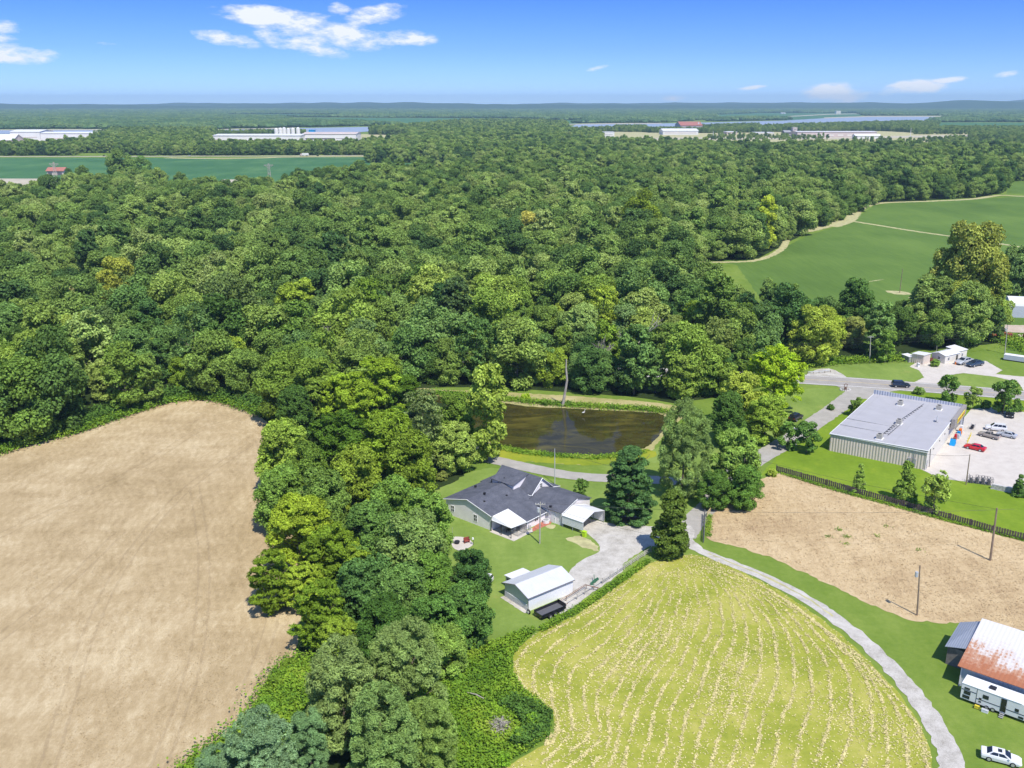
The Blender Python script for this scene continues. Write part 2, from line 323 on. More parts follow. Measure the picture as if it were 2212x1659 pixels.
M['pink'] = simple('pinkish_cladding', (0.60, 0.50, 0.45), 0.8, var=0.08, vs=0.05); M['darkgrey'] = simple('dark_grey_cladding', (0.12, 0.12, 0.13), 0.7)
M['seamblue'] = simple('weathered_grey_pen', (0.52, 0.52, 0.50), 0.7)
# foliage
def leaf_mat(name, stops, locnoise=0.02):
    t = NT(name, 0.75, 0.15); t.n.remove(t.b)
    oi = t.n.new('ShaderNodeObjectInfo'); at = t.n.new('ShaderNodeAttribute'); at.attribute_name = 'leafv'
    n = t.noise(locnoise, 2, 0.5, vec=oi.outputs['Location'])
    f = t.math('ADD', t.math('MULTIPLY', oi.outputs['Random'], 0.80), t.math('MULTIPLY', t.math('SUBTRACT', n, 0.5), 1.6))
    f = t.math('ADD', f, 0.10)
    c = t.ramp(f, stops)
    c = t.mix(1.0, c, oi.outputs['Color'], 'MULTIPLY')
    val = t.n.new('ShaderNodeMix'); val.data_type = 'RGBA'; val.blend_type = 'MULTIPLY'; val.inputs[0].default_value = 1
    t.l.new(c, val.inputs[6]); t.l.new(at.outputs['Fac'], val.inputs[7]); c = val.outputs[2]
    d = t.n.new('ShaderNodeBsdfDiffuse'); t.l.new(c, d.inputs[0])
    tr = t.n.new('ShaderNodeBsdfTranslucent'); c2 = t.mix(1.0, c, (1.25, 1.15, 0.45), 'MULTIPLY'); t.l.new(c2, tr.inputs[0])
    mx = t.n.new('ShaderNodeMixShader'); mx.inputs[0].default_value = 0.28; t.l.new(d.outputs[0], mx.inputs[1]); t.l.new(tr.outputs[0], mx.inputs[2])
    out = t.n['Material Output']; t.l.new(mx.outputs[0], out.inputs[0]); return t.m
M['leaf'] = leaf_mat('broadleaf_foliage', [(0.02, (0.105, 0.20, 0.06)), (0.3, (0.20, 0.325, 0.08)), (0.55, (0.285, 0.42, 0.10)), (0.8, (0.37, 0.50, 0.13)), (0.98, (0.41, 0.52, 0.16))])
M['needle'] = leaf_mat('conifer_foliage', [(0.1, (0.32, 0.46, 0.22)), (0.9, (0.40, 0.51, 0.23))])
t = NT('weed_foliage', 0.9, 0.1); f1 = t.noise(0.16, 6, 0.75); f2 = t.noise(1.6, 4, 0.7)
M['weedleaf'] = t.col(t.ramp(t.math('ADD', t.math('MULTIPLY', f1, .6), t.math('MULTIPLY', f2, .4)), [(0.38, (0.075, 0.165, 0.02)), (0.5, (0.17, 0.30, 0.025)), (0.58, (0.26, 0.38, 0.035)), (0.66, (0.38, 0.42, 0.09))])).m
M['weeddark'] = simple('dark_weed_foliage', (0.09, 0.18, 0.03), 0.9, 0.1, var=0.4, vs=0.6)
M['farcanopy'] = leaf_mat('far_canopy', [(0.1, (0.08, 0.16, 0.06)), (0.5, (0.125, 0.22, 0.075)), (0.9, (0.19, 0.29, 0.09))], 0.004)
M['hill'] = grass_mat('wooded_hill', (0.02, 0.055, 0.018), (0.035, 0.08, 0.024), (0.06, 0.11, 0.03), 0.004)
# ================================================================ SETTING
def smooth(pts, sub=4, closed=True):
    pts = [Vector((p[0], p[1])) for p in pts]; n = len(pts); out = []
    rngi = range(n) if closed else range(n - 1)
    for i in rngi:
        if closed: p0, p1, p2, p3 = pts[i-1], pts[i], pts[(i+1) % n], pts[(i+2) % n]
        else: p0, p1, p2, p3 = pts[max(i-1, 0)], pts[i], pts[i+1], pts[min(i+2, n-1)]
        for k in range(sub):
            t = k / sub
            out.append(0.5 * ((2*p1) + (p2-p0)*t + (2*p0-5*p1+4*p2-p3)*t*t + (3*p1-p0-3*p2+p3)*t*t*t))
    if not closed: out.append(pts[-1])
    return out
def ragged(pts, step, amp):
    out = []; n = len(pts)
    for i in range(n):
        a, b = pts[i], pts[(i+1) % n]; L = (b-a).length; k = max(1, int(L / step)) if L < 400 else 1
        for j in range(k):
            p = a.lerp(b, j / k)
            if k > 1 or L < step * 2: p = p + Vector((random.uniform(-amp, amp), random.uniform(-amp, amp)))
            out.append(p)
    return out
def sheet(name, vp, z, mat, sub=4, amp=0.12, step=0.8, world=False, kind='structure'):
    pts = [Vector(p[:2]) for p in vp] if world else [P(x, y).xy for x, y in vp]
    if sub > 1: pts = smooth(pts, sub)
    if amp: pts = ragged(pts, step, amp)
    v3 = [Vector((p.x, p.y, z)) for p in pts]
    tris = geometry.tessellate_polygon([v3])
    me = bpy.data.meshes.new(name); me.from_pydata([tuple(v) for v in v3], [], [tuple(t) for t in tris])
    for p in me.polygons:
        pass
    me.update(); me.materials.append(mat)
    if me.polygons and me.polygons[0].normal.z < 0: me.flip_normals()
    o = bpy.data.objects.new(name, me); COL.objects.link(o); o['kind'] = kind
    return o
def ribbon(name, vp, width, z, mat, amp=0.12, sub=6, world=False, kind='structure', w2=None):
    c = smooth([P(x, y).xy for x, y in vp] if not world else vp, sub, False); L = []; Rr = []
    for i, p in enumerate(c):
        d = (c[min(i+1, len(c)-1)] - c[max(i-1, 0)]).normalized(); nrm = Vector((-d.y, d.x)); t = i / (len(c)-1)
        w = (width if w2 is None else width + (w2 - width) * t) / 2
        L.append(p + nrm * w); Rr.append(p - nrm * w)
    return sheet(name, L + Rr[::-1], z, mat, 1, amp, 0.8, True, kind)
BIG = 15000
g = MB().quad((-BIG, -200, 0), (BIG, -200, 0), (BIG, BIG, 0), (-BIG, BIG, 0)).build('ground', M['ground']); g['kind'] = 'structure'
FOREST_A = [(-700,1020),(-200,984),(0,972),(60,957),(130,943),(185,924),(240,907),(300,887),(350,871),(420,861),(480,865),(540,882),(600,896),(650,905),(700,890),(760,880),(830,868),(880,852),(930,838),(1000,836),(1100,838),(1200,845),(1300,852),(1400,861),(1460,872),(1520,862),(1580,850),(1640,838),(1720,806),(1745,792),(1800,782),(1950,776),(1975,758),(2060,752),(2150,742),(2200,735),(2204,722),(2160,702),(2080,696),(2030,705),(1960,700),(1900,738),(1830,728),(1760,708),(1700,700),(1640,694),(1580,668),(1520,640),(1470,605),(1478,580),(1530,566),(1640,558),(1690,530),(1745,502),(1790,485),(1832,470),(1862,447),(1900,438),(2000,433),(2110,427),(2168,416),(2176,400),(2185,392),(2700,388),(2700,338),(1900,332),(1300,324),(1100,342),(1000,380),(790,396),(700,410),(600,428),(500,432),(420,428),(300,412),(200,414),(100,440),(-100,444),(-700,446)]
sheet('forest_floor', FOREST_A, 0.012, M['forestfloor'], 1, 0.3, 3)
sheet('dry_field', [(0,974),(60,958),(130,943),(190,926),(240,908),(300,888),(350,873),(420,864),(480,868),(520,882),(580,904),(650,925),(690,1000),(680,1100),(660,1200),(655,1300),(640,1400),(640,1430),(615,1480),(580,1530),(530,1590),(470,1640),(380,1720),(200,1800),(-900,1800),(-900,1200),(-400,1005)], 0.03, M['dry'], 3, 0.2, 1)
sheet('soybean_field_near', [(1530,563),(1590,572),(1640,640),(1700,712),(1800,745),(1900,760),(1950,730),(2000,712),(2100,706),(2190,700),(2700,720),(2700,424),(2212,425),(2100,430),(1980,434),(1890,442),(1862,462),(1835,478),(1800,492),(1745,508),(1700,532),(1645,558),(1580,562)], 0.02, M['soy'], 1, 0.3, 2)
sheet('soybean_field_right', [(2174,418),(2178,400),(2190,386),(2700,384),(2700,422),(2212,420)], 0.018, M['soy'], 1, 0)
ribbon('field_track', [(1500,566),(1570,566),(1640,561),(1690,536),(1712,500),(1770,488),(1830,478),(1880,484),(1960,497),(2050,510),(2120,520),(2200,533),(2400,562)], 3.6, 0.035, M['tanpath'], 0.5)
ribbon('field_edge_track', [(1800,490),(1838,476),(1858,452),(1900,439),(2000,435),(2100,430),(2160,422),(2220,424),(2400,420)], 6.0, 0.04, M['tanpath'], 0.7)
ribbon('field_headland', [(1700,508),(1740,500),(1800,484),(1845,462)], 7, 0.045, M['tanpath'], 0.8)
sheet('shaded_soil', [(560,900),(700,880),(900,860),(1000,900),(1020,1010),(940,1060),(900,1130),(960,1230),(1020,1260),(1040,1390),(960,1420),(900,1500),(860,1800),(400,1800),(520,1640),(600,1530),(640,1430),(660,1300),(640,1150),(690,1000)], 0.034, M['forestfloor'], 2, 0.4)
# near yard
LAWN = [(905,1050),(940,1030),(1000,1025),(1060,1010),(1120,1022),(1200,1036),(1310,1045),(1400,1050),(1480,1090),(1530,1090),(1530,1150),(1475,1170),(1440,1200),(1400,1215),(1330,1262),(1270,1305),(1210,1345),(1150,1362),(1080,1388),(1030,1400),(960,1400),(880,1300),(860,1150)]
sheet('house_lawn', LAWN, 0.02, M['lawn'], 2, 0.15)
sheet('roadside_lawn', [(1062,985),(1120,985),(1220,996),(1320,1000),(1440,1000),(1500,1010),(1560,1002),(1640,960),(1720,915),(1800,872),(1835,846),(1760,838),(1700,850),(1600,870),(1450,950),(1400,975),(1300,992),(1180,986)], 0.016, M['lawn'], 2, 0.2)
sheet('store_lawn', [(1690,1012),(1640,1030),(1680,985),(1740,945),(1800,900),(1850,862),(1900,846),(2000,848),(2120,858),(2200,862),(2400,880),(2400,900),(2200,895),(2120,905),(2000,1000),(2000,1020),(2130,1050),(2212,1066),(2500,1110),(2500,1225),(2212,1163),(2050,1122),(1900,1080),(1780,1048)], 0.02, M['storelawn'], 1, 0.25)
sheet('stubble_field', [(1530,1112),(1560,1080),(1620,1055),(1645,1035),(1680,1022),(1740,1036),(1830,1064),(1950,1098),(2060,1130),(2212,1170),(2500,1240),(2800,1420),(2600,1400),(2212,1362),(2100,1345),(2040,1346),(1965,1340),(1880,1306),(1780,1258),(1680,1210),(1600,1183),(1545,1170),(1525,1160)], 0.03, M['stubble'], 1, 0.3)
HAY = [(1405,1216),(1350,1256),(1300,1290),(1240,1332),(1180,1358),(1130,1388),(1108,1420),(1110,1458),(1130,1492),(1165,1518),(1196,1548),(1192,1590),(1150,1625),(1090,1655),(1000,1720),(960,1790),(2020,1790),(2016,1690),(2008,1620),(1978,1550),(1920,1474),(1840,1392),(1740,1312),(1640,1254),(1540,1208),(1470,1198)]
sheet('hay_field', HAY, 0.025, M['hay'], 2, 0.2, 1)
sheet('pond_bank', [(880,842),(960,842),(1060,846),(1180,852),(1300,860),(1400,868),(1455,876),(1500,884),(1480,900),(1440,930),(1400,985),(1330,1000),(1220,1004),(1120,992),(1050,985),(960,960),(880,900)], 0.018, M['farbank'], 2, 0.3)
sheet('pond_shore_grass', [(1060,962),(1100,972),(1160,980),(1240,984),(1320,984),(1400,970),(1420,985),(1330,1003),(1240,1004),(1150,998),(1050,988)], 0.022, M['yellowbank'], 2, 0.4)
sheet('pond', [(905,852),(960,858),(1010,864),(1070,868),(1140,878),(1220,882),(1300,886),(1380,890),(1432,896),(1440,915),(1420,945),(1392,968),(1330,982),(1240,986),(1160,980),(1095,968),(1060,955),(1010,930),(950,905),(905,880)], 0.03, M['pond'], 3, 0.15)
# roads
ROAD = [(-300,540),(-80,580),(0,600),(90,622),(180,648),(245,668),(350,697),(500,728),(650,752),(800,770),(1000,790),(1150,797),(1300,802),(1450,806),(1600,811),(1745,820),(1860,827),(1980,836),(2100,845),(2212,855),(2500,885)]
road = ribbon('main_road', ROAD, 9.6, 0.05, M['asphalt'], 0.05)
RW = [P(x, y).xy for x, y in ROAD]; RWs = smooth(RW, 6, False)
def offs(c, d):
    out = []
    for i, p in enumerate(c):
        t = (c[min(i+1, len(c)-1)] - c[max(i-1, 0)]).normalized(); out.append(p + Vector((-t.y, t.x)) * d)
    return out
for nm, d, w, m in (('edge_line', 4.1, .28, 'paint'), ('edge_line', -4.1, .28, 'paint'), ('centre_line', .14, .14, 'painty'), ('centre_line', -.14, .14, 'painty')):
    ribbon(nm, offs(RWs, d), w, 0.056, M[m], 0, 1, True)
ribbon('side_lane', [(1860,838),(1840,856),(1800,886),(1750,920),(1710,948),(1665,975),(1610,1008),(1570,1034),(1550,1060),(1540,1085),(1515,1108),(1490,1140),(1478,1160)], 5.6, 0.044, M['lane'], 0.15, w2=4.0)
sheet('lane_mouth', [(1795,828),(1830,845),(1842,862),(1880,862),(1905,850),(1960,840),(1900,828)], 0.047, M['lane'], 1, 0.1)
ribbon('pond_lane', [(1030,985),(1060,992),(1100,1001),(1150,1012),(1200,1022),(1250,1029),(1310,1033),(1400,1036),(1480,1040),(1560,1042)], 4.2, 0.042, M['lane'], 0.1)
ribbon('gravel_lane', [(1478,1160),(1510,1188),(1570,1214),(1650,1247),(1740,1293),(1830,1355),(1900,1418),(1960,1482),(2010,1550),(2042,1610),(2056,1660),(2062,1720),(2060,1800)], 2.2, 0.048, M['gravel'], 0.24, w2=3.0)
ribbon('gravel_lane_grass_strip', [(1530,1196),(1570,1212),(1650,1245),(1740,1291),(1800,1332)], 0.35, 0.053, M['tanpath'], 0.14)
sheet('gravel_drive', [(1255,1120),(1300,1126),(1340,1136),(1390,1136),(1440,1140),(1490,1135),(1500,1160),(1480,1176),(1440,1182),(1404,1180),(1378,1196),(1345,1220),(1345,1235),(1300,1268),(1262,1292),(1225,1325),(1205,1322),(1215,1270),(1232,1232),(1262,1208),(1290,1196),(1296,1184),(1285,1168),(1268,1152),(1256,1140)], 0.046, M['gravel'], 2, 0.18)
sheet('store_parking_lot', [(1990,1014),(2042,950),(2098,884),(2140,880),(2160,884),(2500,925),(2500,1105),(2212,1068),(2130,1046),(2030,1034)], 0.05, M['concrete'], 1, 0.04)
sheet('shop_forecourt', [(1965,792),(1985,780),(2060,775),(2130,780),(2165,800),(2150,808),(2190,812),(2260,818),(2300,830),(2300,850),(2215,850),(2200,826),(2150,814),(2080,806),(2040,812),(2020,832),(1972,828),(1996,815),(1985,800)], 0.04, M['concrete'], 1, 0.1)
sheet('roadside_grass', [(1745,800),(1800,788),(1960,785),(1990,800),(1994,812),(1968,824),(1900,824),(1800,812)], 0.022, M['lawn'], 2, 0.2)
sheet('roadside_gravel', [(1742,816),(1760,800),(1790,796),(1815,806),(1830,822)], 0.03, M['gravel'], 2, 0.2)
sheet('roadside_grass_island', [(2030,822),(2060,812),(2110,808),(2170,818),(2198,832),(2190,842),(2110,838),(2040,832)], 0.03, M['lawn'], 2, 0.1)
sheet('scrub_yard', [(2172,700),(2400,700),(2400,790),(2230,775),(2178,765)], 0.03, M['verge'], 1, 0.3)
sheet('bare_yard', [(2165,702),(2400,705),(2400,722),(2176,718)], 0.04, M['scrub'], 1, 0.3)
sheet('bare_lot', [(2200,722),(2400,730),(2400,790),(2250,770),(2212,748)], 0.045, M['scrub'], 1, 0.3)
# ---- far setting
sheet('soybean_field_far', [(-700,341),(420,341),(480,345),(600,340),(800,337),(830,352),(1010,352),(1000,385),(790,400),(600,430),(420,430),(200,418),(100,386),(-700,386)], 0.1, M['soyfar'], 1, 0)
sheet('tan_field_far', [(-700,386),(110,386),(150,400),(100,445),(-700,448)], 0.14, M['sand'], 1, 0)
sheet('tan_patch_far', [(478,388),(516,388),(516,400),(478,400)], 0.16, M['sand'], 1, 0)
ribbon('highway', [(-700,339.5),(0,338.5),(300,338),(420,337.5),(560,337.5),(800,336),(900,334)], 16, 0.22, M['sand'], 0)
ribbon('highway_verge', [(360,341),(440,342.5),(560,341.5),(620,339.5),(800,338.5)], 18, 0.2, M['tanpath'], 0)
def fs(name, pts, z, m): return sheet(name, pts, z, M[m], 1, 0)
fs('river', [(-900,291),(-900,283),(150,281.5),(420,281.5),(560,280),(640,277),(760,275),(860,273),(900,277),(760,287),(640,289),(300,289)], 0.5, 'river')
fs('sand_bar', [(0,280.5),(150,279.5),(420,280.5),(640,276),(640,277.5),(420,282),(150,281.8),(0,282)], 0.6, 'sand')
fs('river', [(1230,275),(1245,269),(1320,267.5),(1430,267),(1560,264),(1690,261),(1780,255.5),(1880,252),(2044,252),(2050,259),(1960,265),(1850,268),(1700,272),(1560,281),(1430,283),(1300,281)], 0.5, 'river')
fs('sand_bar', [(1230,268),(1320,266.5),(1430,266),(1430,267.4),(1320,268.4),(1230,269.5)], 0.6, 'sand')
fs('sand_bar', [(1780,254.2),(1880,250.8),(2044,250.8),(2044,252.6),(1880,252.8),(1780,256)], 0.65, 'sand')
fs('far_field', [(600,254),(1120,256),(1280,262),(1240,268),(1000,268),(640,262)], 0.4, 'soyfar')
fs('far_field', [(480,246),(740,247),(740,252),(480,251)], 0.4, 'soyfar')
fs('far_field', [(1540,248),(1640,244),(1860,244),(1860,253),(1700,260),(1540,257)], 0.45, 'soyfar')
fs('far_dirt_track', [(1700,251.3),(1790,246.5),(1870,245.3),(1870,246.3),(1796,247.6),(1712,252.2)], 0.8, 'sand')
fs('far_field', [(1200,229),(1330,229),(1330,231.5),(1200,231.5)], 0.5, 'soyfar')
fs('far_field', [(2010,265),(2400,266),(2400,278),(2010,277)], 0.45, 'soyfar')
fs('industrial_ground', [(1230,287),(1300,284),(1700,281),(2000,285),(2260,292),(2400,300),(2400,326),(1700,322),(1300,320),(1240,300)], 0.4, 'tanpath')
fs('industrial_road', [(1300,299),(1600,297),(1800,297),(2000,293),(2230,291),(2230,294),(2000,297),(1800,301),(1600,302),(1300,304)], 0.6, 'sand')
for tk_ in ([(90,1700),(150,1500),(200,1350),(280,1200),(400,1060),(540,960)], [(300,1750),(380,1560),(430,1380),(440,1200),(420,1050)], [(-50,1180),(120,1100),(300,1010),(430,930),(520,905)], [(-60,1420),(100,1300),(260,1150)], [(480,1620),(540,1480),(590,1330),(600,1180),(580,1020),(560,950)]):
    cc_ = smooth([P(a, b).xy for a, b in tk_], 6, False)
    for o_ in (-.9, .9): ribbon('wheel_track', offs(cc_, o_), .38, .036 if o_ < 0 else .04, M['drydark'], .14, 1, True)
for tk_ in ([(2225,505),(2215,530),(2208,545)], [(1858,612),(1880,608),(1908,604)], [(1962,643),(1990,646)]): ribbon('tramline', tk_, .9, .03, M['tanpath'], .3)
fs('industrial_ground', [(-300,312),(-300,296),(60,292),(200,292),(250,300),(200,312),(60,320),(0,330)], 0.4, 'sand')
fs('industrial_ground', [(450,318),(460,296),(600,291),(800,290),(880,294),(880,318)], 0.4, 'tanpath')
# hills closing the view
hb = []
nx, ny = 160, 7
xs = np.linspace(-9000, 9000, nx); ys = np.linspace(9500, 14500, ny)
hv = []; hf = []
for j, y in enumerate(ys):
    for i, x in enumerate(xs):
        e = 0 if j == 0 else 1
        base = 52 + 14 * math.sin(x * .0011 + j) + 9 * math.sin(x * .0034 + 2 * j) + 4 * math.sin(x * .011 + j)
        px = x / y * 2106 + 1106
        if px > 1980: base += min(1, (px - 1980) / 120) * (40 + 22 * math.sin(x * .0016 + .5))
        hv.append((x, y, base * e * (0.55 + 0.45 * min(1, j / 3))))
for j in range(ny - 1):
    for i in range(nx - 1):
        a = j * nx + i; hf.append((a, a + 1, a + nx + 1, a + nx))
o = MB().add(hv, hf).build('hills', M['hill'], smooth=True); o['kind'] = 'structure'

# ================================================================ FOLIAGE
def crown_arrays(seed, Rr, zc, Hr, nl, nq, leaf, lobe=(0.32, 0.5), shape='round', core=260, up=0.35, asp=0.75, gap=0.25, sq=0.85, low=0.55):
    r = np.random.default_rng(seed)
    if shape == 'round':                                     # egg-shaped dome, fuller below, broken outline
        h = r.uniform(0, 1, nl) ** 0.85; a = np.arange(nl) * 2.39996 + r.uniform(-.5, .5, nl)
        prof = np.sqrt(np.clip(1 - np.abs((h - .38) / np.where(h < .38, .62, .66)) ** 2.2, .02, 1)) * np.where(h < .2, low + (1-low) * h / .2, 1)
        ra = r.uniform(0.55, 1.0, nl) ** 0.5; w = Rr * prof * ra * 0.78
        bulge = 1 + .16 * np.sin(a * 2 + seed) + .12 * np.sin(a * 3 + 2.1 * seed)
        c = np.stack([np.cos(a)*w*bulge, np.sin(a)*w*bulge, zc - Hr + 2*Hr*h*.92 + Hr*.06], 1); lr = r.uniform(*lobe, nl) * Rr
    elif shape == 'cone':
        h = r.uniform(0, 1, nl) ** 1.3; a = r.uniform(0, 2*np.pi, nl); w = Rr * (1 - h * 0.86) * r.uniform(0.55, 0.8, nl)
        c = np.stack([np.cos(a)*w, np.sin(a)*w, zc - Hr + 2*Hr*h], 1); lr = r.uniform(*lobe, nl) * Rr * (1 - 0.5*h)
    else:
        h = r.uniform(0, 1, nl); a = r.uniform(0, 2*np.pi, nl); w = Rr * np.sqrt(np.clip(1 - (h*1.02)**2.0, .03, 1)) * np.minimum(1, 0.75+h) * r.uniform(0.5, 0.82, nl)
        c = np.stack([np.cos(a)*w, np.sin(a)*w, zc - Hr + 2*Hr*h*.93], 1); lr = r.uniform(*lobe, nl) * Rr
    n0 = int(nq * 2.2)
    wts = lr**2; wts /= wts.sum(); li = r.choice(nl, n0, p=wts)
    d2 = r.normal(size=(n0, 3)); d2 /= np.linalg.norm(d2, axis=1)[:, None]
    p = c[li] + d2 * lr[li][:, None] * r.uniform(0.55, 1.12, n0)[:, None] * np.array([1, 1, sq])
    keep = np.ones(len(p), bool)
    for k in range(nl):
        q = (p - c[k]) / np.array([1, 1, sq]); dd = np.linalg.norm(q, axis=1)
        keep &= ~((dd < 0.55 * lr[k]) & (li != k))
    keep &= ~((d2[:, 2] < -0.45) & (r.uniform(size=len(p)) < 0.5)) & (p[:, 2] > .1)
    f_ = 2.6 / max(.5, leaf * 3.2)                            # leaf sprays with holes between them
    nz_ = np.sin(p[:, 0]*f_+1.7*np.sin(p[:, 1]*f_*.8)) * np.sin(p[:, 1]*f_*1.1+1.3*np.sin(p[:, 2]*f_)) + .6*np.sin(p[:, 2]*f_*1.7+p[:, 0]*f_*.9)
    keep &= nz_ > (-1.2 + gap * 3)
    idx = np.where(keep)[0][:nq]; p = p[idx]; nr = d2[idx] * 0.6 + np.array([0, 0, up]) + r.normal(size=(len(idx), 3)) * 0.42
    val = r.uniform(0.6, 1.3, len(idx)) * r.uniform(0.8, 1.2, nl)[li[idx]]
    sz = r.uniform(0.6, 1.35, len(idx)) * leaf
    if core:
        d3 = r.normal(size=(core, 3)); d3 /= np.linalg.norm(d3, axis=1)[:, None]
        pc = d3 * r.uniform(0.15, 0.55, core)[:, None] * np.array([Rr, Rr, Hr]); pc[:, 2] += zc
        if shape == 'cone': pc[:, :2] *= np.clip(1 - (pc[:, 2:] - zc + Hr) / (2*Hr), .1, 1)
        p = np.vstack([p, pc]); nr = np.vstack([nr, d3 + r.normal(size=(core, 3)) * .3]); val = np.concatenate([val, np.full(core, .8)]); sz = np.concatenate([sz, np.full(core, Rr * 0.16)])
    nr /= np.linalg.norm(nr, axis=1)[:, None]
    ref = r.normal(size=p.shape); t = np.cross(nr, ref); t /= np.linalg.norm(t, axis=1)[:, None]; b = np.cross(nr, t)
    a_ = sz * 0.5; b_ = sz * 0.5 * asp
    return p, t * a_[:, None], b * b_[:, None], nr * (sz * 0.12)[:, None], val
def quads_mesh(name, arr, mat):
    p, t, b, up, val = arr
    n = len(p); v = np.empty((n*4, 3)); v[0::4] = p - t*1.1 ; v[1::4] = p - b + up; v[2::4] = p + t*1.1; v[3::4] = p + b + up
    me = bpy.data.meshes.new(name); me.vertices.add(n*4); me.loops.add(n*4); me.polygons.add(n)
    me.vertices.foreach_set('co', v.astype(np.float32).ravel())
    me.loops.foreach_set('vertex_index', np.arange(n*4, dtype=np.int32))
    me.polygons.foreach_set('loop_start', np.arange(0, n*4, 4, dtype=np.int32))
    me.update(calc_edges=True)
    at = me.attributes.new('leafv', 'FLOAT', 'POINT'); at.data.foreach_set('value', np.repeat(val, 4).astype(np.float32))
    me.materials.append(mat); return me
def trunk_mesh(name, seed, H, r0, Rr, z0, nlimb=6, mat=None, lean=0.0, z1=0.72):
    rr = random.Random(seed); m = MB(); x = y = 0; pts = [(0, 0, -0.3)]
    for k in range(1, 6):
        x += rr.uniform(-.12, .12) + lean; y += rr.uniform(-.12, .12); pts.append((x, y, H * z1 * k / 5))
    m.tube(pts, [r0*1.25, r0, r0*.85, r0*.7, r0*.5, r0*.25], 7)
    for k in range(nlimb):
        j = rr.choice([2, 2, 3, 3, 4]); a = 2*math.pi*k/nlimb + rr.uniform(-.4, .4); s = Vector(pts[j]); L = Rr * rr.uniform(.55, .85)
        e = s + Vector((math.cos(a)*L, math.sin(a)*L, L * rr.uniform(.35, .8)))
        mid = s.lerp(e, .5) + Vector((0, 0, -L*.08)); m.tube([s, mid, e], [r0*.4, r0*.28, r0*.08], 5)
    me = bpy.data.meshes.new(name); me.from_pydata(m.v, [], m.f); me.materials.append(mat or M['bark']); me.update(); return me
# prototypes: (crown mesh, trunk mesh, height, crown radius, crown centre height)
PROT = {}
def proto(key, n, mat, H, Rr, zc, Hr, nl, nq, leaf, **kw):
    L = []
    tk = {k: kw.pop(k) for k in ('r0', 'nlimb', 'lean', 'z1') if k in kw}
    for i in range(n):
        sd_ = hash_(key) * 31 + i
        f = 1 + 0.10 * math.sin(i * 2.3)
        cm_ = quads_mesh('crown', crown_arrays(sd_, Rr, zc, Hr * f, nl, nq, leaf, **kw), mat)
        L.append((cm_, trunk_mesh('trunk', sd_, H, tk.get('r0', .3), Rr, 0, tk.get('nlimb', 6), None, tk.get('lean', 0), tk.get('z1', .72)), H, Rr, zc))
    PROT[key] = L
def hash_(s): return sum(ord(ch) * (i + 3) for i, ch in enumerate(s)) % 9973
proto('near', 4, M['leaf'], 15, 6.4, 7.9, 7.5, 70, 30000, 0.42, lobe=(0.18, 0.30), core=600, r0=.22)
proto('spray', 3, M['leaf'], 14, 6.6, 7.6, 6.6, 80, 24000, 0.46, lobe=(0.15, 0.25), core=450, up=0.6, asp=0.5, r0=.22, gap=.32, sq=.6)
proto('pine', 3, M['needle'], 15, 5.6, 7.9, 7.4, 150, 46000, 0.34, lobe=(0.11, 0.18), core=600, up=0.7, asp=0.3, r0=.22, gap=.15)
proto('wood', 7, M['leaf'], 17, 7.0, 9.0, 8.6, 46, 17000, 0.56, lobe=(0.22, 0.36), core=300, r0=.2, gap=.14)
proto('tall', 3, M['leaf'], 20, 5.0, 10.5, 9.4, 60, 9500, 0.62, lobe=(0.20, 0.34), core=240, r0=.2)
proto('thin', 2, M['leaf'], 18, 5.6, 10, 7.6, 60, 6000, 0.48, lobe=(0.16, 0.28), core=40, nlimb=11, r0=.2, gap=.38)
proto('evergreen', 1, M['needle'], 14, 5.2, 7.0, 6.8, 190, 42000, 0.38, lobe=(0.10, 0.17), shape='oval', core=700, up=0.8, asp=0.45, sq=.5, gap=.2)
proto('cedar', 2, M['leaf'], 9, 2.2, 4.6, 4.6, 90, 18000, 0.26, lobe=(0.25, 0.38), shape='oval', core=300)
proto('conical', 2, M['leaf'], 7, 2.2, 3.7, 3.6, 60, 11000, 0.28, lobe=(0.28, 0.42), shape='cone', core=300)
proto('small', 3, M['leaf'], 6, 2.3, 3.3, 2.9, 30, 6000, 0.30, lobe=(0.2, 0.36), core=120, r0=.1, gap=.3)
proto('bush', 3, M['leaf'], 2.6, 2.0, 1.2, 1.3, 20, 2600, 0.34, lobe=(0.28, 0.42), core=80, r0=.08, z1=.4)
def dead_mesh(seed):
    rr = random.Random(seed); m = MB()
    def br(s, d, L, r, dep):
        e = s + d * L; mid = s.lerp(e, .5) + Vector((rr.uniform(-.1, .1), rr.uniform(-.1, .1), 0)) * L
        m.tube([s, mid, e], [r, r*.75, r*.45], 5)
        if dep:
            for k in range(4):
                dd = (d + Vector((rr.uniform(-.9, .9), rr.uniform(-.9, .9), rr.uniform(-.1, .7)))).normalized()
                br(s.lerp(e, rr.uniform(.45, 1)), dd, L * rr.uniform(.45, .7), r * .5, dep - 1)
    br(Vector((0, 0, -.3)), Vector((.05, 0, 1)), 8, .26, 3)
    me = bpy.data.meshes.new('branches'); me.from_pydata(m.v, [], m.f); me.materials.append(M['palebark']); me.update(); return me
dead_m = [dead_mesh(3), dead_mesh(11)]
tree_counter = {}
def place_tree(name, key, pos, s, label, cat='tree', group=None, color=(1, 1, 1), sxy=1.0, var=None, rz=None):
    pr = PROT[key]; i = tree_counter.get(key, 0) if var is None else var; tree_counter[key] = i + 1
    cmh, tmh, H, Rr, zc = pr[i % len(pr)]
    e = thing(name, label, cat, (pos[0], pos[1], 0), rng.uniform(0, 6.28) if rz is None else rz, group)
    e.scale = (s * sxy, s * sxy, s)
    c = bpy.data.objects.new('crown', cmh); COL.objects.link(c); c.parent = e; c.color = (*color, 1)
    t = bpy.data.objects.new('trunk', tmh); COL.objects.link(t); t.parent = e
    return e
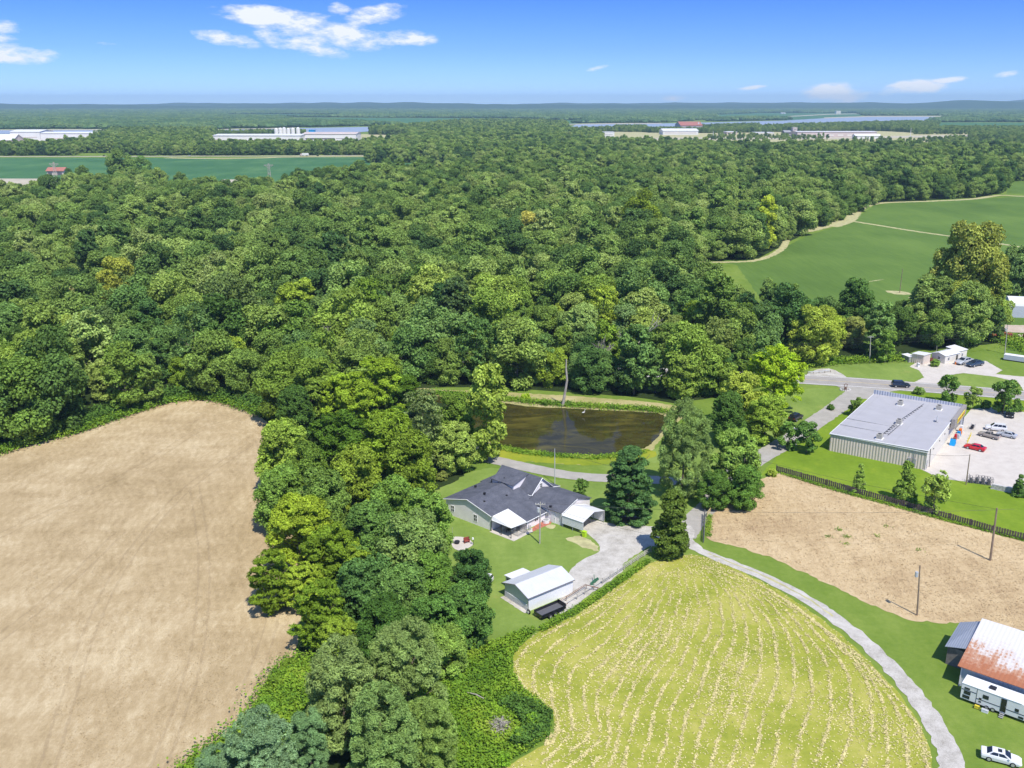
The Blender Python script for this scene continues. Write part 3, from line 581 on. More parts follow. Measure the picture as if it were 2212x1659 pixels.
def tree_at(cx, cy, rpx, key, label, name='broadleaf_tree', cat='tree', group=None, color=(1, 1, 1), tall=1.0, var=None):
    """crown centre (cx, cy) and crown half-width rpx in the photograph"""
    H, Rr, zc = PROT[key][0][2:]
    s = 1.0
    for _ in range(12):
        p = P(cx, cy, zc * s * tall); dist = p.y * CP + (CAMH - zc * s * tall) * SP
        s = rpx * dist / FPX / Rr * 0.97
    s *= 1.0
    return place_tree(name, key, p, s * tall, label, cat, group, color, 1.0 / tall, var)
NEAR_XY = []
GR = 'trees of the row between the dry field and the house'
YG = (1.22, 1.2, .5); DG = (.74, .88, .62); MG = (1.05, 1.05, .9); OL = (1.35, 1.1, 1.25)
near = [
 # cx, cy, r, key, label, color, tall
 (610,985,62,'near','leafy green tree at the field side of the row, top left corner of the clump',(1.15,1.15,.7),1.0),
 (735,962,72,'spray','yellow-green tree at the back of the row left of the olive tree',YG,1.0),
 (838,972,74,'spray','bright yellow-green tree crown just left of the house lawn',YG,1.0),
 (888,1018,60,'near','round bright green crown beside the top corner of the house lawn',(1.5,1.3,.6),1.0),
 (770,1040,66,'near','yellow-green crown in the middle of the clump',(1.4,1.2,.6),1.0),
 (660,1040,62,'near','green crown above the dark tree at the field edge',(1.2,1.1,.65),1.0),
 (608,1078,56,'near','dark blue-green tree leaning over the dry field edge',DG,1.0),
 (700,1095,60,'near','mid green crown between the dark tree and the big yellow-green one',(.9,.95,.8),1.0),
 (645,1140,72,'spray','large yellow-green tree spreading over the dry field edge',(1.45,1.3,.5),1.0),
 (715,1190,58,'spray','yellow-green crown right of the large spreading tree',(1.35,1.25,.5),1.0),
 (585,1255,56,'spray','low yellow-green tree reaching out over its shadow on the dry field',(1.45,1.3,.5),1.0),
 (655,1265,48,'spray','yellow-green branches behind the outreaching tree',(1.25,1.2,.5),1.0),
 (850,1100,60,'near','dark green crown left of the lawn corner',DG,1.0),
 (925,1130,58,'near','dark round crown beside the fire pit patio',DG,1.0),
 (800,1160,62,'near','dark green tree in the heart of the clump',(.85,.95,.85),1.0),
 (895,1195,66,'near','big dense dark green tree left of the fire pit patio',(.82,.92,.85),1.0),
 (770,1215,42,'spray','small yellowish crown among the dark trees',(1.25,1.2,.55),1.0),
 (935,1250,52,'near','dark crown just below the fire pit patio',DG,1.0),
 (790,1275,62,'near','deep green tree in the lower middle of the clump',(.75,.88,.9),1.0),
 (868,1300,64,'near','deep green tree with glossy leaves below the clump centre',(.78,.9,.9),1.0),
 (690,1325,62,'spray','yellow-green tree at the lower field edge of the clump',(1.3,1.25,.5),1.0),
 (735,1385,50,'spray','yellow-green low branches above the big pine',(1.2,1.15,.55),1.0),
 (830,1360,54,'near','dark tree above the pines',DG,1.0),
 (940,1350,60,'near','green tree left of the metal garage lawn',(.85,1.0,.8),1.0),
 (1018,1245,44,'near','dark green tree at the left edge of the garage lawn, partly hiding a white car',(.9,1.0,.85),1.0),
 (1005,1330,58,'near','broad dark green tree left of the metal garage',(.85,.98,.85),1.0),
 (960,1410,46,'near','green tree at the foot of the lawn by the weeds',(.95,1.05,.8),1.0),
 (740,1500,92,'pine','big soft grey-green pine, left of the two largest',(.88,.92,.62),1.0),
 (880,1460,88,'pine','big soft grey-green pine, right of the two largest',(.95,.98,.62),1.0),
 (825,1590,92,'pine','wide pine crown below the two big pines',(.84,.92,.56),1.0),
 (930,1590,66,'pine','lower pine beside the bright weeds',(.86,.98,.52),1.0),
 (560,1635,76,'pine','pale blue-green pine at the bottom edge of the photo',(.80,.95,1.0),1.0),
 (668,1600,56,'pine','bluish pine between the pale one and the wide one',(.84,.98,.84),1.0),
 (470,1668,46,'pine','pale blue-green pine tip left of the bottom pine',(.80,.95,1.0),1.0),
 # behind the house and round the pond
 (622,832,62,'near','pale green tree at the top corner of the dry field',(1.4,1.25,.75),1.0),
 (690,850,56,'near','light green tree right of the dry field corner',(1.35,1.2,.7),1.0),
 (750,862,58,'spray','bright yellow-green tree left of the pond',(1.35,1.3,.5),1.0),
 (815,838,58,'spray','bright yellow-green crown nearest the pond inlet',(1.4,1.35,.5),1.0),
 (868,852,44,'spray','yellow-green crown at the left end of the pond',(1.35,1.3,.5),1.0),
 (640,890,44,'near','green crown overhanging the tip of the dry field',(1.1,1.1,.75),1.0),
 (912,922,54,'thin','sparse olive-grey tree left of the pond',(1.5,1.2,1.5),1.0),
 (985,905,40,'near','green tree behind the leaning trunk by the pond',(1.15,1.15,.7),1.0),
 (978,965,46,'near','green tree with two pale trunks behind the house lawn',(1.05,1.08,.75),1.0),
 (1052,885,42,'tall','tall light green tree with a bare pale trunk beside the pond',(1.35,1.25,.85),1.25),
 # right of the house
 (1360,1040,66,'evergreen','dense dark green evergreen beside the carport and gravel drive',(.34,.52,.34),1.0),
 (1478,968,62,'pine','tall light green pine at the right end of the pond',(.80,.88,.55),1.25),
 (1590,1000,52,'near','dark green tree between the lane and the tan field, upper crown',(.95,1.05,.8),1.15),
 (1610,1052,40,'near','green tree at the corner of the tan field, lower crown',(.9,1.05,.75),1.0),
 (1545,1060,34,'near','green tree over the shaded gravel by the lane',(1.0,1.1,.75),1.0),
 (1675,812,60,'spray','brilliant yellow-lime tree beside the main road',(1.55,1.5,.4),1.15),
 (1600,862,50,'near','yellow-green tree below the brilliant lime tree',(1.2,1.15,.55),1.1),
 (1655,905,44,'near','green tree beside the grass of the side lane',(1.3,1.25,.7),1.0),
 (1575,905,44,'near','green tree right of the tall pine',(1.0,1.05,.75),1.1),
 (2095,600,72,'near','large olive-green tree at the edge of the right soybean field',(1.4,1.1,.95),1.25),
 (2195,590,44,'near','grey-green tree cut by the right edge beside the soybean field',(1.0,1.0,1.2),1.25),
 (2075,668,44,'near','olive tree at the foot of the large one by the soybean field',(1.3,1.1,.8),1.1),
 (2140,655,44,'near','green tree left of the curved metal barn',(1.05,1.05,.8),1.1),
]
for (x, y, r_, key, lab, colr, tl) in near:
    nm = 'pine_tree' if key == 'pine' else ('evergreen_tree' if key == 'evergreen' else 'broadleaf_tree')
    e = tree_at(x, y, r_ * (1.12 if x < 1060 else 1.05), key, lab, nm, 'tree', None, colr, tl); NEAR_XY.append((e.location.x, e.location.y, r_ / scl(y) * .8))
small = [
 (1450,1130,42,'cedar','columnar dark green cedar where the gravel drive meets the lane','cedar_tree',(.62,.62,.45),.92),
 (1256,1055,17,'small','small round tree on the lawn by the house porch','broadleaf_tree',(.75,.85,.7),1.0),
 (1706,940,24,'small','dark shrubby tree beside the side lane, left of a pair','broadleaf_tree',(.8,.95,.8),1.0),
 (1746,942,28,'small','dark shrubby tree beside the side lane, right of a pair','broadleaf_tree',(.8,.95,.8),1.0),
 (1850,878,16,'small','thin young tree left of the store roof','broadleaf_tree',(.9,.95,.8),1.0),
 (2050,840,25,'small','young tree behind the store, left of three','broadleaf_tree',(.9,1.0,.8),1.0),
 (2103,858,20,'small','smaller young tree behind the store, middle of three','broadleaf_tree',(.95,1.0,.8),1.0),
 (2172,855,30,'small','young tree behind the store parking lot, right of three','broadleaf_tree',(.9,1.0,.8),1.0),
 (1858,1032,17,'conical','narrow young tree against the dark fence','conifer_tree',(1.0,1.1,.8),1.25),
 (1958,1040,30,'conical','green tree by the dark fence, left of the touching pair','conifer_tree',(1.0,1.05,.75),1.0),
 (2022,1064,32,'small','rounder green tree by the dark fence, right of the touching pair','broadleaf_tree',(1.05,1.1,.75),1.1),
 (2203,1048,16,'conical','dark tree at the right photo edge beside the stone wall','conifer_tree',(.8,.9,.8),1.0),
 (1915,745,24,'small','round green shrub tree behind the utility pole by the main road','broadleaf_tree',(1.0,1.05,.8),1.2),
]
for (x, y, r_, key, lab, nm, colr, tl) in small:
    e = tree_at(x, y, r_, key, lab, nm, 'tree', None, colr, tl); NEAR_XY.append((e.location.x, e.location.y, r_ / scl(y) * .7))
bushes = [
 (593,1478,22,'yellow-green bush at the edge of the dry field above the pines',(1.6,1.4,.6)),
 (575,1530,26,'low green bush between the dry field and the big pine',(1.2,1.3,.6)),
 (620,1440,20,'green bush below the lowest yellow-green tree at the field edge',(1.3,1.25,.6)),
 (560,1568,22,'low bush above the pale blue-green pine',(1.1,1.2,.6)),
 (955,1030,14,'small brownish shrub by the lawn behind the house',(1.3,1.0,1.0)),
 (1008,1012,12,'dark shrub beside the pale trunks behind the house',(.8,.9,.7)),
 (1136,858,11,'bright bush on the far pond bank',(1.6,1.5,.5)),
 (1178,870,9,'green bush on the far pond bank left of the dead trunk',(1.0,1.1,.7)),
 (1228,872,9,'green bush on the far pond bank right of the dead trunk',(1.0,1.1,.7)),
 (1072,874,8,'green bush on the far bank left of the bright bush',(1.2,1.2,.6)),
 (2020,785,11,'round shrub in front of the mobile home',(.8,.9,.7)),
 (1795,880,9,'low shrub at the left corner of the store roof',(.9,1.0,.7)),
 (1985,845,12,'low dark hedge bush behind the store left of the young trees',(.7,.85,.7)),
 (2130,875,12,'dark hedge bush behind the parking lot, left part',(.7,.85,.7)),
 (2198,880,14,'dark hedge bush behind the black parked car',(.7,.85,.7)),
 (1668,1022,12,'small weedy bush at the left end of the dark fence',(1.3,1.2,.7)),
 (985,1470,20,'dark bush in the bright weeds left of the brush pile',(1.0,1.15,.6)),
 (1090,1640,18,'leafy bush at the lower right of the weeds',(1.2,1.4,.5)),
 (1150,1560,22,'dark green bush at the right tip of the weeds',(1.0,1.2,.5)),
 (1120,1590,20,'dark green bush left of the one at the right tip of the weeds',(1.0,1.2,.5)),
 (1070,1530,16,'green bush above the grey brush pile',(1.1,1.3,.5)),
]
for (x, y, r_, lab, colr) in bushes:
    tree_at(x, y, r_, 'bush', lab, 'bush', 'bush', None, colr)
# ---- wood: sample tree places
def inpoly(px, py, poly):
    ins = np.zeros(len(px), bool); n = len(poly)
    for i in range(n):
        x0, y0 = poly[i]; x1, y1 = poly[(i+1) % n]
        c = ((y0 > py) != (y1 > py)); xi = (x1-x0) * (py-y0) / ((y1-y0) if y1 != y0 else 1e-9) + x0
        ins ^= c & (px < xi)
    return ins
def world_poly(vp): return [tuple(P(x, y).xy) for x, y in vp]
RWn = np.array([tuple(p) for p in RWs])
def road_dist(x, y):
    d = np.full(len(x), 1e9)
    for a, b in zip(RWn[:-1], RWn[1:]):
        ab = b - a; t = np.clip(((x-a[0])*ab[0] + (y-a[1])*ab[1]) / (ab @ ab), 0, 1)
        d = np.minimum(d, np.hypot(x-a[0]-t*ab[0], y-a[1]-t*ab[1]))
    return d
def jitter_grid(poly, step, jit=0.38):
    a = np.array(poly); x0, y0 = a.min(0); x1, y1 = a.max(0)
    gx, gy = np.meshgrid(np.arange(x0, x1, step), np.arange(y0, y1, step)); gx = gx + (np.arange(gx.shape[0]) % 2)[:, None] * step / 2
    x = gx.ravel() + rng.uniform(-jit, jit, gx.size) * step; y = gy.ravel() + rng.uniform(-jit, jit, gx.size) * step
    k = (np.abs(x) < 0.60 * y + 25) & inpoly(x, y, poly); return x[k], y[k]
WA = world_poly(FOREST_A)
x, y = jitter_grid(WA, 9.6, .42)
k = road_dist(x, y) > 8.5; x, y = x[k], y[k]
for (nx_, ny_, nr_) in NEAR_XY:
    k = np.hypot(x-nx_, y-ny_) > nr_; x, y = x[k], y[k]
# keep the soybean field margin clear
ex = np.array([tuple(P(a, b).xy) for a, b in [(930,826),(975,822),(1030,826),(1085,829),(1140,831),(1195,834),(1250,838),(1305,842),(1360,846),(1415,850),(1468,858),(1515,852),(1560,846),(1600,842)]]); x = np.concatenate([x, ex[:, 0]]); y = np.concatenate([y, ex[:, 1]])
k = ~inpoly(x, y, world_poly([(2120,700),(2600,700),(2600,760),(2200,745)])); x, y = x[k], y[k]
sz = .56 + .82 * rng.uniform(0, 1, len(x)) ** 1.35 * np.where(y < 260, .92, np.where(y > 700, .86, 1.0))
fx, fy = PX(np.stack([x, y, np.full(len(x), 12.0)], 1))
sz[np.isin(x, ex[:, 0])] = .62
hz_ = 17.3 * sz                                           # trees that stand before a visible stretch of road are young and low
bx_, by_ = PX(np.stack([x, y, np.zeros(len(x))], 1)); tx_, ty_ = PX(np.stack([x, y, hz_], 1))
for (qx, qy, qw) in ((8,603,12),(205,658,12),(234,668,12),(350,698,8),(1745,815,24)):
    cov = (np.abs(bx_-qx) < qw+6) & (by_ > qy) & (ty_ < qy+6)
    sz = np.where(cov, np.maximum(.28, sz * np.clip((by_-qy-6) / np.maximum(by_-ty_, 1), .28, 1)), sz)
for (x0_, x1_, lim) in ((1480,1600,588),(1600,1700,628),(1700,1800,655),(1800,1990,662)):   # low growth below the soybean field
    cov = (bx_ > x0_) & (bx_ < x1_) & (by_ > lim) & (ty_ < lim)
    sz = np.where(cov, np.maximum(.3, sz * np.clip((by_-lim+rng.uniform(-6, 10, len(x))) / np.maximum(by_-ty_, 1), .3, 1)), sz)
vis = (fx > -60) & (fx < 2272)
dist = np.hypot(x, y); order = np.argsort(dist)
ind = [i for i in order if vis[i]][:205]
inds = set(ind)
zones = [
 (lambda a, b: a < 470, 'wood above the dry field'),
 (lambda a, b: a < 900, 'wood right of the dry field corner'),
 (lambda a, b: a < 1230, 'wood behind the pond, left half'),
 (lambda a, b: a < 1560, 'wood behind the pond, right half'),
 (lambda a, b: a < 3000, 'wood below the soybean field')]
shades = [((.72,.85,.9), 'dark green'), ((1.0,1.0,.85), 'mid green'), ((1.14,1.12,.8), 'light green'), ((1.15,1.15,1.25), 'grey-green'), ((1.25,1.2,.6), 'yellowish green'), ((1.2,1.02,1.1), 'olive')]
sw = [.22, .32, .22, .12, .09, .03]
for i in ind:
    z = next(t for f, t in zones if f(fx[i], fy[i])); q = rng.choice(6, p=sw); cc, word = shades[q]
    key = ['wood', 'wood', 'wood', 'near', 'tall', 'thin'][rng.integers(0, 6)]
    form = {'wood': 'round-crowned', 'near': 'broad dense', 'tall': 'tall narrow', 'thin': 'sparse'}[key]
    base = {'near': 1.0, 'tall': .95}.get(key, 1.0)
    place_tree('broadleaf_tree', key, (x[i], y[i]), sz[i] * base, f'{word} {form} tree fronting the {z}', 'tree', f'trees of the {z}', cc)
# notable pale crowns and bare trees inside the wood
for (cx_, cy_, r_, key, lab, colr) in [
  (135,668,38,'wood','golden tan tree beside the road gap at the left',(1.75,1.15,1.9)),
  (250,620,44,'wood','olive-gold tree above the road gap at the left',(1.9,1.35,.9)),
  (1150,500,34,'wood','pale pinkish-tan crown in the middle of the wood',(2.6,1.7,1.6)),
  (1385,480,44,'wood','yellow-green crown high in the wood left of the soybean field',(1.9,1.5,.6)),
  (1655,480,26,'tall','vivid green ivy-covered tree at the front of the wood by the soybean field',(1.6,1.4,.6)),
  (1850,670,50,'near','dark spreading tree with a pale forked trunk by the main road',(.62,.75,.7)),
  (930,750,36,'near','dark round tree on its own beside the road gap in the wood',(.75,.9,.7)),
  (860,740,24,'spray','bright yellow-green tree right of a utility pole in the wood',(1.9,1.6,.5))]:
    tree_at(cx_, cy_, r_, key, lab, 'broadleaf_tree', 'tree', None, colr, 1.15)
for i_, (bx, by, ty, lab) in enumerate([(1105,880-60,690,'bare pale tree behind the left half of the pond'),(735,800,690,'bare pale tree with upright stems at the centre left of the wood'),(590,815,735,'grey bare tree above the dry field corner'),
     (1370,840,700,'bare pale trunk behind the right end of the pond'),(1295,835,720,'thin bare trunk among leaves behind the pond'),(515,690,640,'grey bare tree right of the road gap'),(1015,560,525,'small grey bare crown in the middle wood')]):
    p = P(bx, by); h_ = hgt(bx, by, ty)
    e = thing('dead_tree', lab, 'tree', p, rng.uniform(0, 6)); e.scale = (h_/13,)*3
    o = bpy.data.objects.new('branches', dead_m[i_ % 2]); COL.objects.link(o); o.parent = e
# ---- the rest of the wood: one object, trees spread with geometry nodes
def far_mesh_src():
    srcs = [PROT['wood'][k][0] for k in range(7)] + [PROT['tall'][0][0], PROT['tall'][1][0]]
    return srcs
def scatter(name, pts, scales, meshes, label=None):
    n = len(pts); me = bpy.data.meshes.new(name); me.vertices.add(n); me.vertices.foreach_set('co', np.asarray(pts, np.float32).ravel())
    a = me.attributes.new('scl', 'FLOAT_VECTOR', 'POINT'); a.data.foreach_set('vector', np.asarray(scales, np.float32).ravel())
    a = me.attributes.new('rot', 'FLOAT_VECTOR', 'POINT'); rt = np.zeros((n, 3), np.float32); rt[:, 2] = rng.uniform(0, 6.28, n); a.data.foreach_set('vector', rt.ravel())
    a = me.attributes.new('pick', 'INT', 'POINT'); a.data.foreach_set('value', rng.integers(0, len(meshes), n).astype(np.int32))
    o = bpy.data.objects.new(name, me); COL.objects.link(o); o['kind'] = 'stuff'
    if label: o['label'] = label
    ng = bpy.data.node_groups.new(name, 'GeometryNodeTree')
    ng.interface.new_socket('Geometry', in_out='INPUT', socket_type='NodeSocketGeometry'); ng.interface.new_socket('Geometry', in_out='OUTPUT', socket_type='NodeSocketGeometry')
    N, L = ng.nodes, ng.links; gi = N.new('NodeGroupInput'); go = N.new('NodeGroupOutput')
    iop = N.new('GeometryNodeInstanceOnPoints'); jn = N.new('GeometryNodeJoinGeometry')
    for so in reversed(meshes):
        oi = N.new('GeometryNodeObjectInfo'); oi.transform_space = 'ORIGINAL'; oi.inputs['Object'].default_value = so; oi.inputs['As Instance'].default_value = True
        L.new(oi.outputs['Geometry'], jn.inputs[0])
    L.new(gi.outputs[0], iop.inputs['Points']); L.new(jn.outputs[0], iop.inputs['Instance']); iop.inputs['Pick Instance'].default_value = True
    for an, sock, dt in (('scl', 'Scale', 'FLOAT_VECTOR'), ('rot', 'Rotation', 'FLOAT_VECTOR'), ('pick', 'Instance Index', 'INT')):
        na = N.new('GeometryNodeInputNamedAttribute'); na.data_type = dt; na.inputs[0].default_value = an; L.new(na.outputs[0], iop.inputs[sock])
    L.new(iop.outputs[0], go.inputs[0])
    md = o.modifiers.new('scatter', 'NODES'); md.node_group = ng
    return o
crowns = {}
for o in COL.objects:
    if o.name.startswith('crown') and o.data.name not in crowns: crowns[o.data.name] = o
SRC = [crowns[PROT['wood'][k][0].name] for k in range(7) if PROT['wood'][k][0].name in crowns] + [crowns[PROT['tall'][k][0].name] for k in range(2) if PROT['tall'][k][0].name in crowns] + [crowns[PROT['near'][1][0].name]]
rest = np.array([i for i in range(len(x)) if i not in inds])
def pack(x, y, s, zf=0.0):
    n = len(x); z = np.full(n, zf); hz = rng.uniform(.8, 1.08, n)
    return np.stack([x, y, z], 1), np.stack([s, s, s * hz], 1)
pp, ss = pack(x[rest], y[rest], sz[rest])
scatter('wood', pp, ss, SRC, 'dense green wood filling the middle of the view behind the pond')
FSC = [.95, .8, 1, .75, .72, .5, .6, .36, .45]
FARPOLY = [
 ('tree_belt', [(-400,336.5),(160,336.5),(165,331),(245,331),(250,336),(500,336),(792,335),(800,324),(700,324),(600,324),(470,323),(420,308),(300,300),(205,306),(190,318),(60,325),(0,330),(-400,330)], 8.5),
 ('tree_belt', [(205,300),(240,291),(330,288),(470,290),(460,300),(455,312),(300,312),(200,312)], 10),
 ('woodland', [(792,352),(800,322),(880,310),(890,292),(800,291),(800,288),(900,280),(1010,268.5),(1180,269),(1225,274),(1225,289),(1300,300),(1300,323),(1100,342),(1000,352)], 9),
 ('woodland', [(1560,288),(1400,287),(1390,285),(1560,283),(1690,275.5),(1830,271),(1960,267),(2030,267),(2010,280),(2400,282),(2400,290),(2020,287),(1990,288),(1900,283),(1700,285)], 8),
 ('woodland', [(1300,327),(1300,323),(1700,322),(1900,324),(2400,328),(2400,338),(1900,336)], 8.5),
 ('tree_belt', [(1320,284),(1330,276.5),(1395,275.5),(1400,280),(1370,285)], 11),
 ('tree_belt', [(2090,296),(2110,288),(2400,290),(2400,312),(2290,312),(2100,302)], 11),
 ('roadside_trees', [(1240,303),(1330,290),(1560,292),(1900,300),(2090,300),(2090,312),(1700,312),(1300,312)], 20),
 ('roadside_trees', [(1960,284),(2090,284),(2260,294),(2260,316),(2100,316),(2000,304)], 16),
]
FSC += [.5, .6, .6]
FARPOLY.append(('tree_belt', [(1500,276),(1560,272),(1640,270),(1640,272.5),(1560,275.5)], 9)); FARPOLY.append(('tree_belt', [(1240,283),(1300,281),(1420,283),(1500,281),(1500,283.5),(1420,286),(1300,285)], 9))
FARPOLY.append(('tree_belt', [(462,291),(600,287.5),(660,287),(660,289),(600,290),(470,294)], 9))
tot = 0
for fi_, (nm, poly, st) in enumerate(FARPOLY):
    wx, wy = jitter_grid(world_poly(poly), st); s_ = rng.uniform(.7, 1.15, len(wx)) * st / 8.6
    s_ = np.minimum(s_, 1.3) * FSC[fi_]
    if nm == 'roadside_trees': kk = np.sin(wx*.011+2*np.sin(wy*.004))*np.sin(wy*.009+1) > .05; wx, wy, s_ = wx[kk], wy[kk], s_[kk]*rng.uniform(.6, 1.3, kk.sum())
    pp, ss = pack(wx, wy, s_); tot += len(wx); scatter(nm, pp, ss, SRC)
# farther: lumps of canopy, each instance about a dozen crowns
def canopy_obj():
    import bmesh
    out = []
    for v in range(3):
        r = np.random.default_rng(50 + v); bm = bmesh.new()
        for k in range(18):
            m = bmesh.ops.create_icosphere(bm, subdivisions=2, radius=1.0)
            rr = r.uniform(5, 9); cx_, cy_ = r.uniform(-26, 26, 2); cz = r.uniform(6, 11); ph = r.uniform(0, 6, 3)
            for vv in m['verts']:
                c = vv.co; f = 1 + .16 * math.sin(5*c.x+ph[0]) + .14 * math.sin(6*c.y+ph[1]) + .12*math.sin(7*c.z+ph[2])
                vv.co = (c.x*rr*f+cx_, c.y*rr*f+cy_, c.z*rr*.85*f+cz)
        me = bpy.data.meshes.new('canopy'); bm.to_mesh(me); bm.free(); me.materials.append(M['farcanopy'])
        at = me.attributes.new('leafv', 'FLOAT', 'POINT'); at.data.foreach_set('value', np.repeat(r.uniform(.75, 1.25, 18), len(me.vertices)//18).astype(np.float32))
        out.append(me)
    return out
can = []
for i_, me in enumerate(canopy_obj()):
    p = P([300, 1000, 1500][i_], 248); o = bpy.data.objects.new('grove', me); COL.objects.link(o); o.location = (p.x, p.y, 0); can.append(o)
    tag(o, ['distant grove across the river at the left', 'distant grove beyond the middle river field', 'distant grove left of the far right field'][i_], 'grove')
    o['kind'] = 'stuff'
FAR2 = [
 [(-700,280),(0,279),(150,278.5),(420,279.5),(640,275),(760,273),(870,270),(640,262),(600,254),(480,251),(480,246),(-700,246)],
 [(-700,246),(480,246),(740,247),(740,252),(600,253),(1120,255.5),(1280,261.5),(1240,266.5),(1430,265),(1540,257),(1540,248),(1640,244),(1860,244),(1870,250),(2050,249.5),(2700,249),(2700,236),(-700,236)],
 [(1540,262.5),(1690,259.5),(1700,257),(1560,256.5)],
 [(2055,264),(2010,264),(2060,252),(2700,252),(2700,264)],
]
for i_, poly in enumerate(FAR2):
    wx, wy = jitter_grid(world_poly(poly), 30 if i_ == 0 else 36); s_ = rng.uniform(.75, 1.2, len(wx)); pp, ss = pack(wx, wy, s_); ss[:, 2] *= .8; scatter('far_woodland', pp, ss, can); tot += len(wx)
wx, wy = jitter_grid(world_poly([(-300,236),(2600,236),(2600,228.5),(-300,228.5)]), 85); s_ = rng.uniform(1.5, 2.6, len(wx)); pp, ss = pack(wx, wy, s_); ss[:, 2] *= .75; scatter('far_woodland', pp, ss, can); tot += len(wx)
print('far instances', tot, 'wood', len(rest))
# ---- tall weeds, straw windrows, tufts : stuff
def tufts(name, x, y, hgt_, size, mat, z0=0.02, flat=False, seed=1):
    r = np.random.default_rng(seed); n = len(x); h = hgt_ * r.uniform(.35, 1, n) if np.isscalar(hgt_) else hgt_
    p = np.stack([x, y, z0 + h * (r.uniform(.3, 1, n))], 1); nr = r.normal(size=(n, 3)) * (.25 if flat else .6) + np.array([0, 0, 1]); nr /= np.linalg.norm(nr, axis=1)[:, None]
    t = np.cross(nr, r.normal(size=(n, 3))); t /= np.linalg.norm(t, axis=1)[:, None]; b = np.cross(nr, t); s_ = r.uniform(.6, 1.3, n) * size
    me = quads_mesh(name, (p, t*s_[:, None]*.5, b*s_[:, None]*.3, nr*s_[:, None]*.1, r.uniform(.8, 1.2, n)), mat)
    o = bpy.data.objects.new(name, me); COL.objects.link(o); o['kind'] = 'stuff'; return o
def rand_in(poly, n):
    a = np.array(poly); x0, y0 = a.min(0); x1, y1 = a.max(0); X = []; Y = []
    c = 0
    while c < n:
        xx = rng.uniform(x0, x1, n); yy = rng.uniform(y0, y1, n); k = inpoly(xx, yy, poly); X.append(xx[k]); Y.append(yy[k]); c += k.sum()
    return np.concatenate(X)[:n], np.concatenate(Y)[:n]
WEEDS = [(960,1395),(1000,1405),(1070,1392),(1130,1366),(1160,1362),(1135,1385),(1108,1418),(1108,1458),(1130,1495),(1165,1520),(1194,1550),(1188,1590),(1140,1625),(1080,1655),(1010,1720),(930,1780),(860,1780),(860,1600),(900,1500),(930,1430)]
wx, wy = rand_in(world_poly(WEEDS), 52000); f = np.sin(wx*.9+np.sin(wy*.7)*2)*np.sin(wy*.8+wx*.3)
tufts('tall_weeds', wx, wy, 1.25, .38, M['weedleaf'], 0.0, seed=3)
sheet('weedy_ground', WEEDS, 0.028, M['verge'], 1, 0.2)
DW = [(1075,1535),(1110,1515),(1150,1530),(1194,1552),(1188,1590),(1140,1625),(1100,1620),(1130,1580),(1110,1550)]
wx, wy = rand_in(world_poly(DW), 9000); tufts('dark_weeds', wx, wy, 1.9, .36, M['weeddark'], 0.0, seed=4)
def strip(vp, w, n, name, h, size, mat, seed):
    c = np.array([tuple(p) for p in smooth([P(a, b).xy for a, b in vp], 6, False)]); k = rng.integers(0, len(c)-1, n); t = rng.uniform(0, 1, n)[:, None]
    seglen = np.linalg.norm(np.diff(c, axis=0), axis=1); k = rng.choice(len(c)-1, n, p=seglen/seglen.sum())
    p = c[k]*(1-t) + c[k+1]*t + rng.normal(size=(n, 2))*w*.4; tufts(name, p[:, 0], p[:, 1], h, size, mat, 0, seed=seed)
strip([(1170,1362),(1230,1328),(1290,1292),(1345,1252),(1400,1214)], .75, 6500, 'fence_line_weeds', .9, .3, M['weedleaf'], 5)
strip([(-20,985),(60,957),(130,942),(190,924),(240,906),(300,886),(350,870),(420,861),(480,865),(540,884),(600,906)], 3.2, 16000, 'field_edge_weeds', 1.8, .5, M['weedleaf'], 6)
strip([(-20,968),(60,944),(130,930),(190,912),(240,894),(300,876),(350,862),(420,852),(480,856),(540,872),(600,892)], 5.0, 22000, 'wood_edge_undergrowth', 3.0, .6, M['weeddark'], 36)
strip([(930,850),(1010,855),(1100,864),(1200,874),(1300,880),(1400,886),(1440,892)], 2.6, 9000, 'pond_bank_weeds', 1.0, .45, M['weedleaf'], 7)
strip([(1075,966),(1120,975),(1200,984),(1300,988),(1390,975)], 1.6, 7000, 'pond_shore_weeds', .5, .35, M['weedleaf'], 8)
strip([(1745,792),(1800,784),(1880,780),(1960,776)], 3.5, 6000, 'roadside_weeds', 1.8, .5, M['weedleaf'], 9)
strip([(1680,1020),(1780,1052),(1900,1085),(2050,1126),(2230,1172)], .9, 7000, 'fence_foot_weeds', .5, .25, M['weedleaf'], 10)
strip([(1532,1115),(1530,1160)], .8, 900, 'short_fence_weeds', .5, .25, M['weedleaf'], 11)
strip([(2180,730),(2200,745),(2240,760),(2400,770)], 7, 7000, 'yard_weeds', 1.6, .6, M['weedleaf'], 12)
strip([(650,1445),(625,1490),(600,1540),(560,1590),(500,1635),(430,1680)], 4.0, 26000, 'pine_foot_weeds', 1.6, .4, M['weedleaf'], 13)
strip([(1395,1090),(1345,1100)], .1, 50, 'flower_bed_plants', .4, .3, M['weedleaf'], 14)
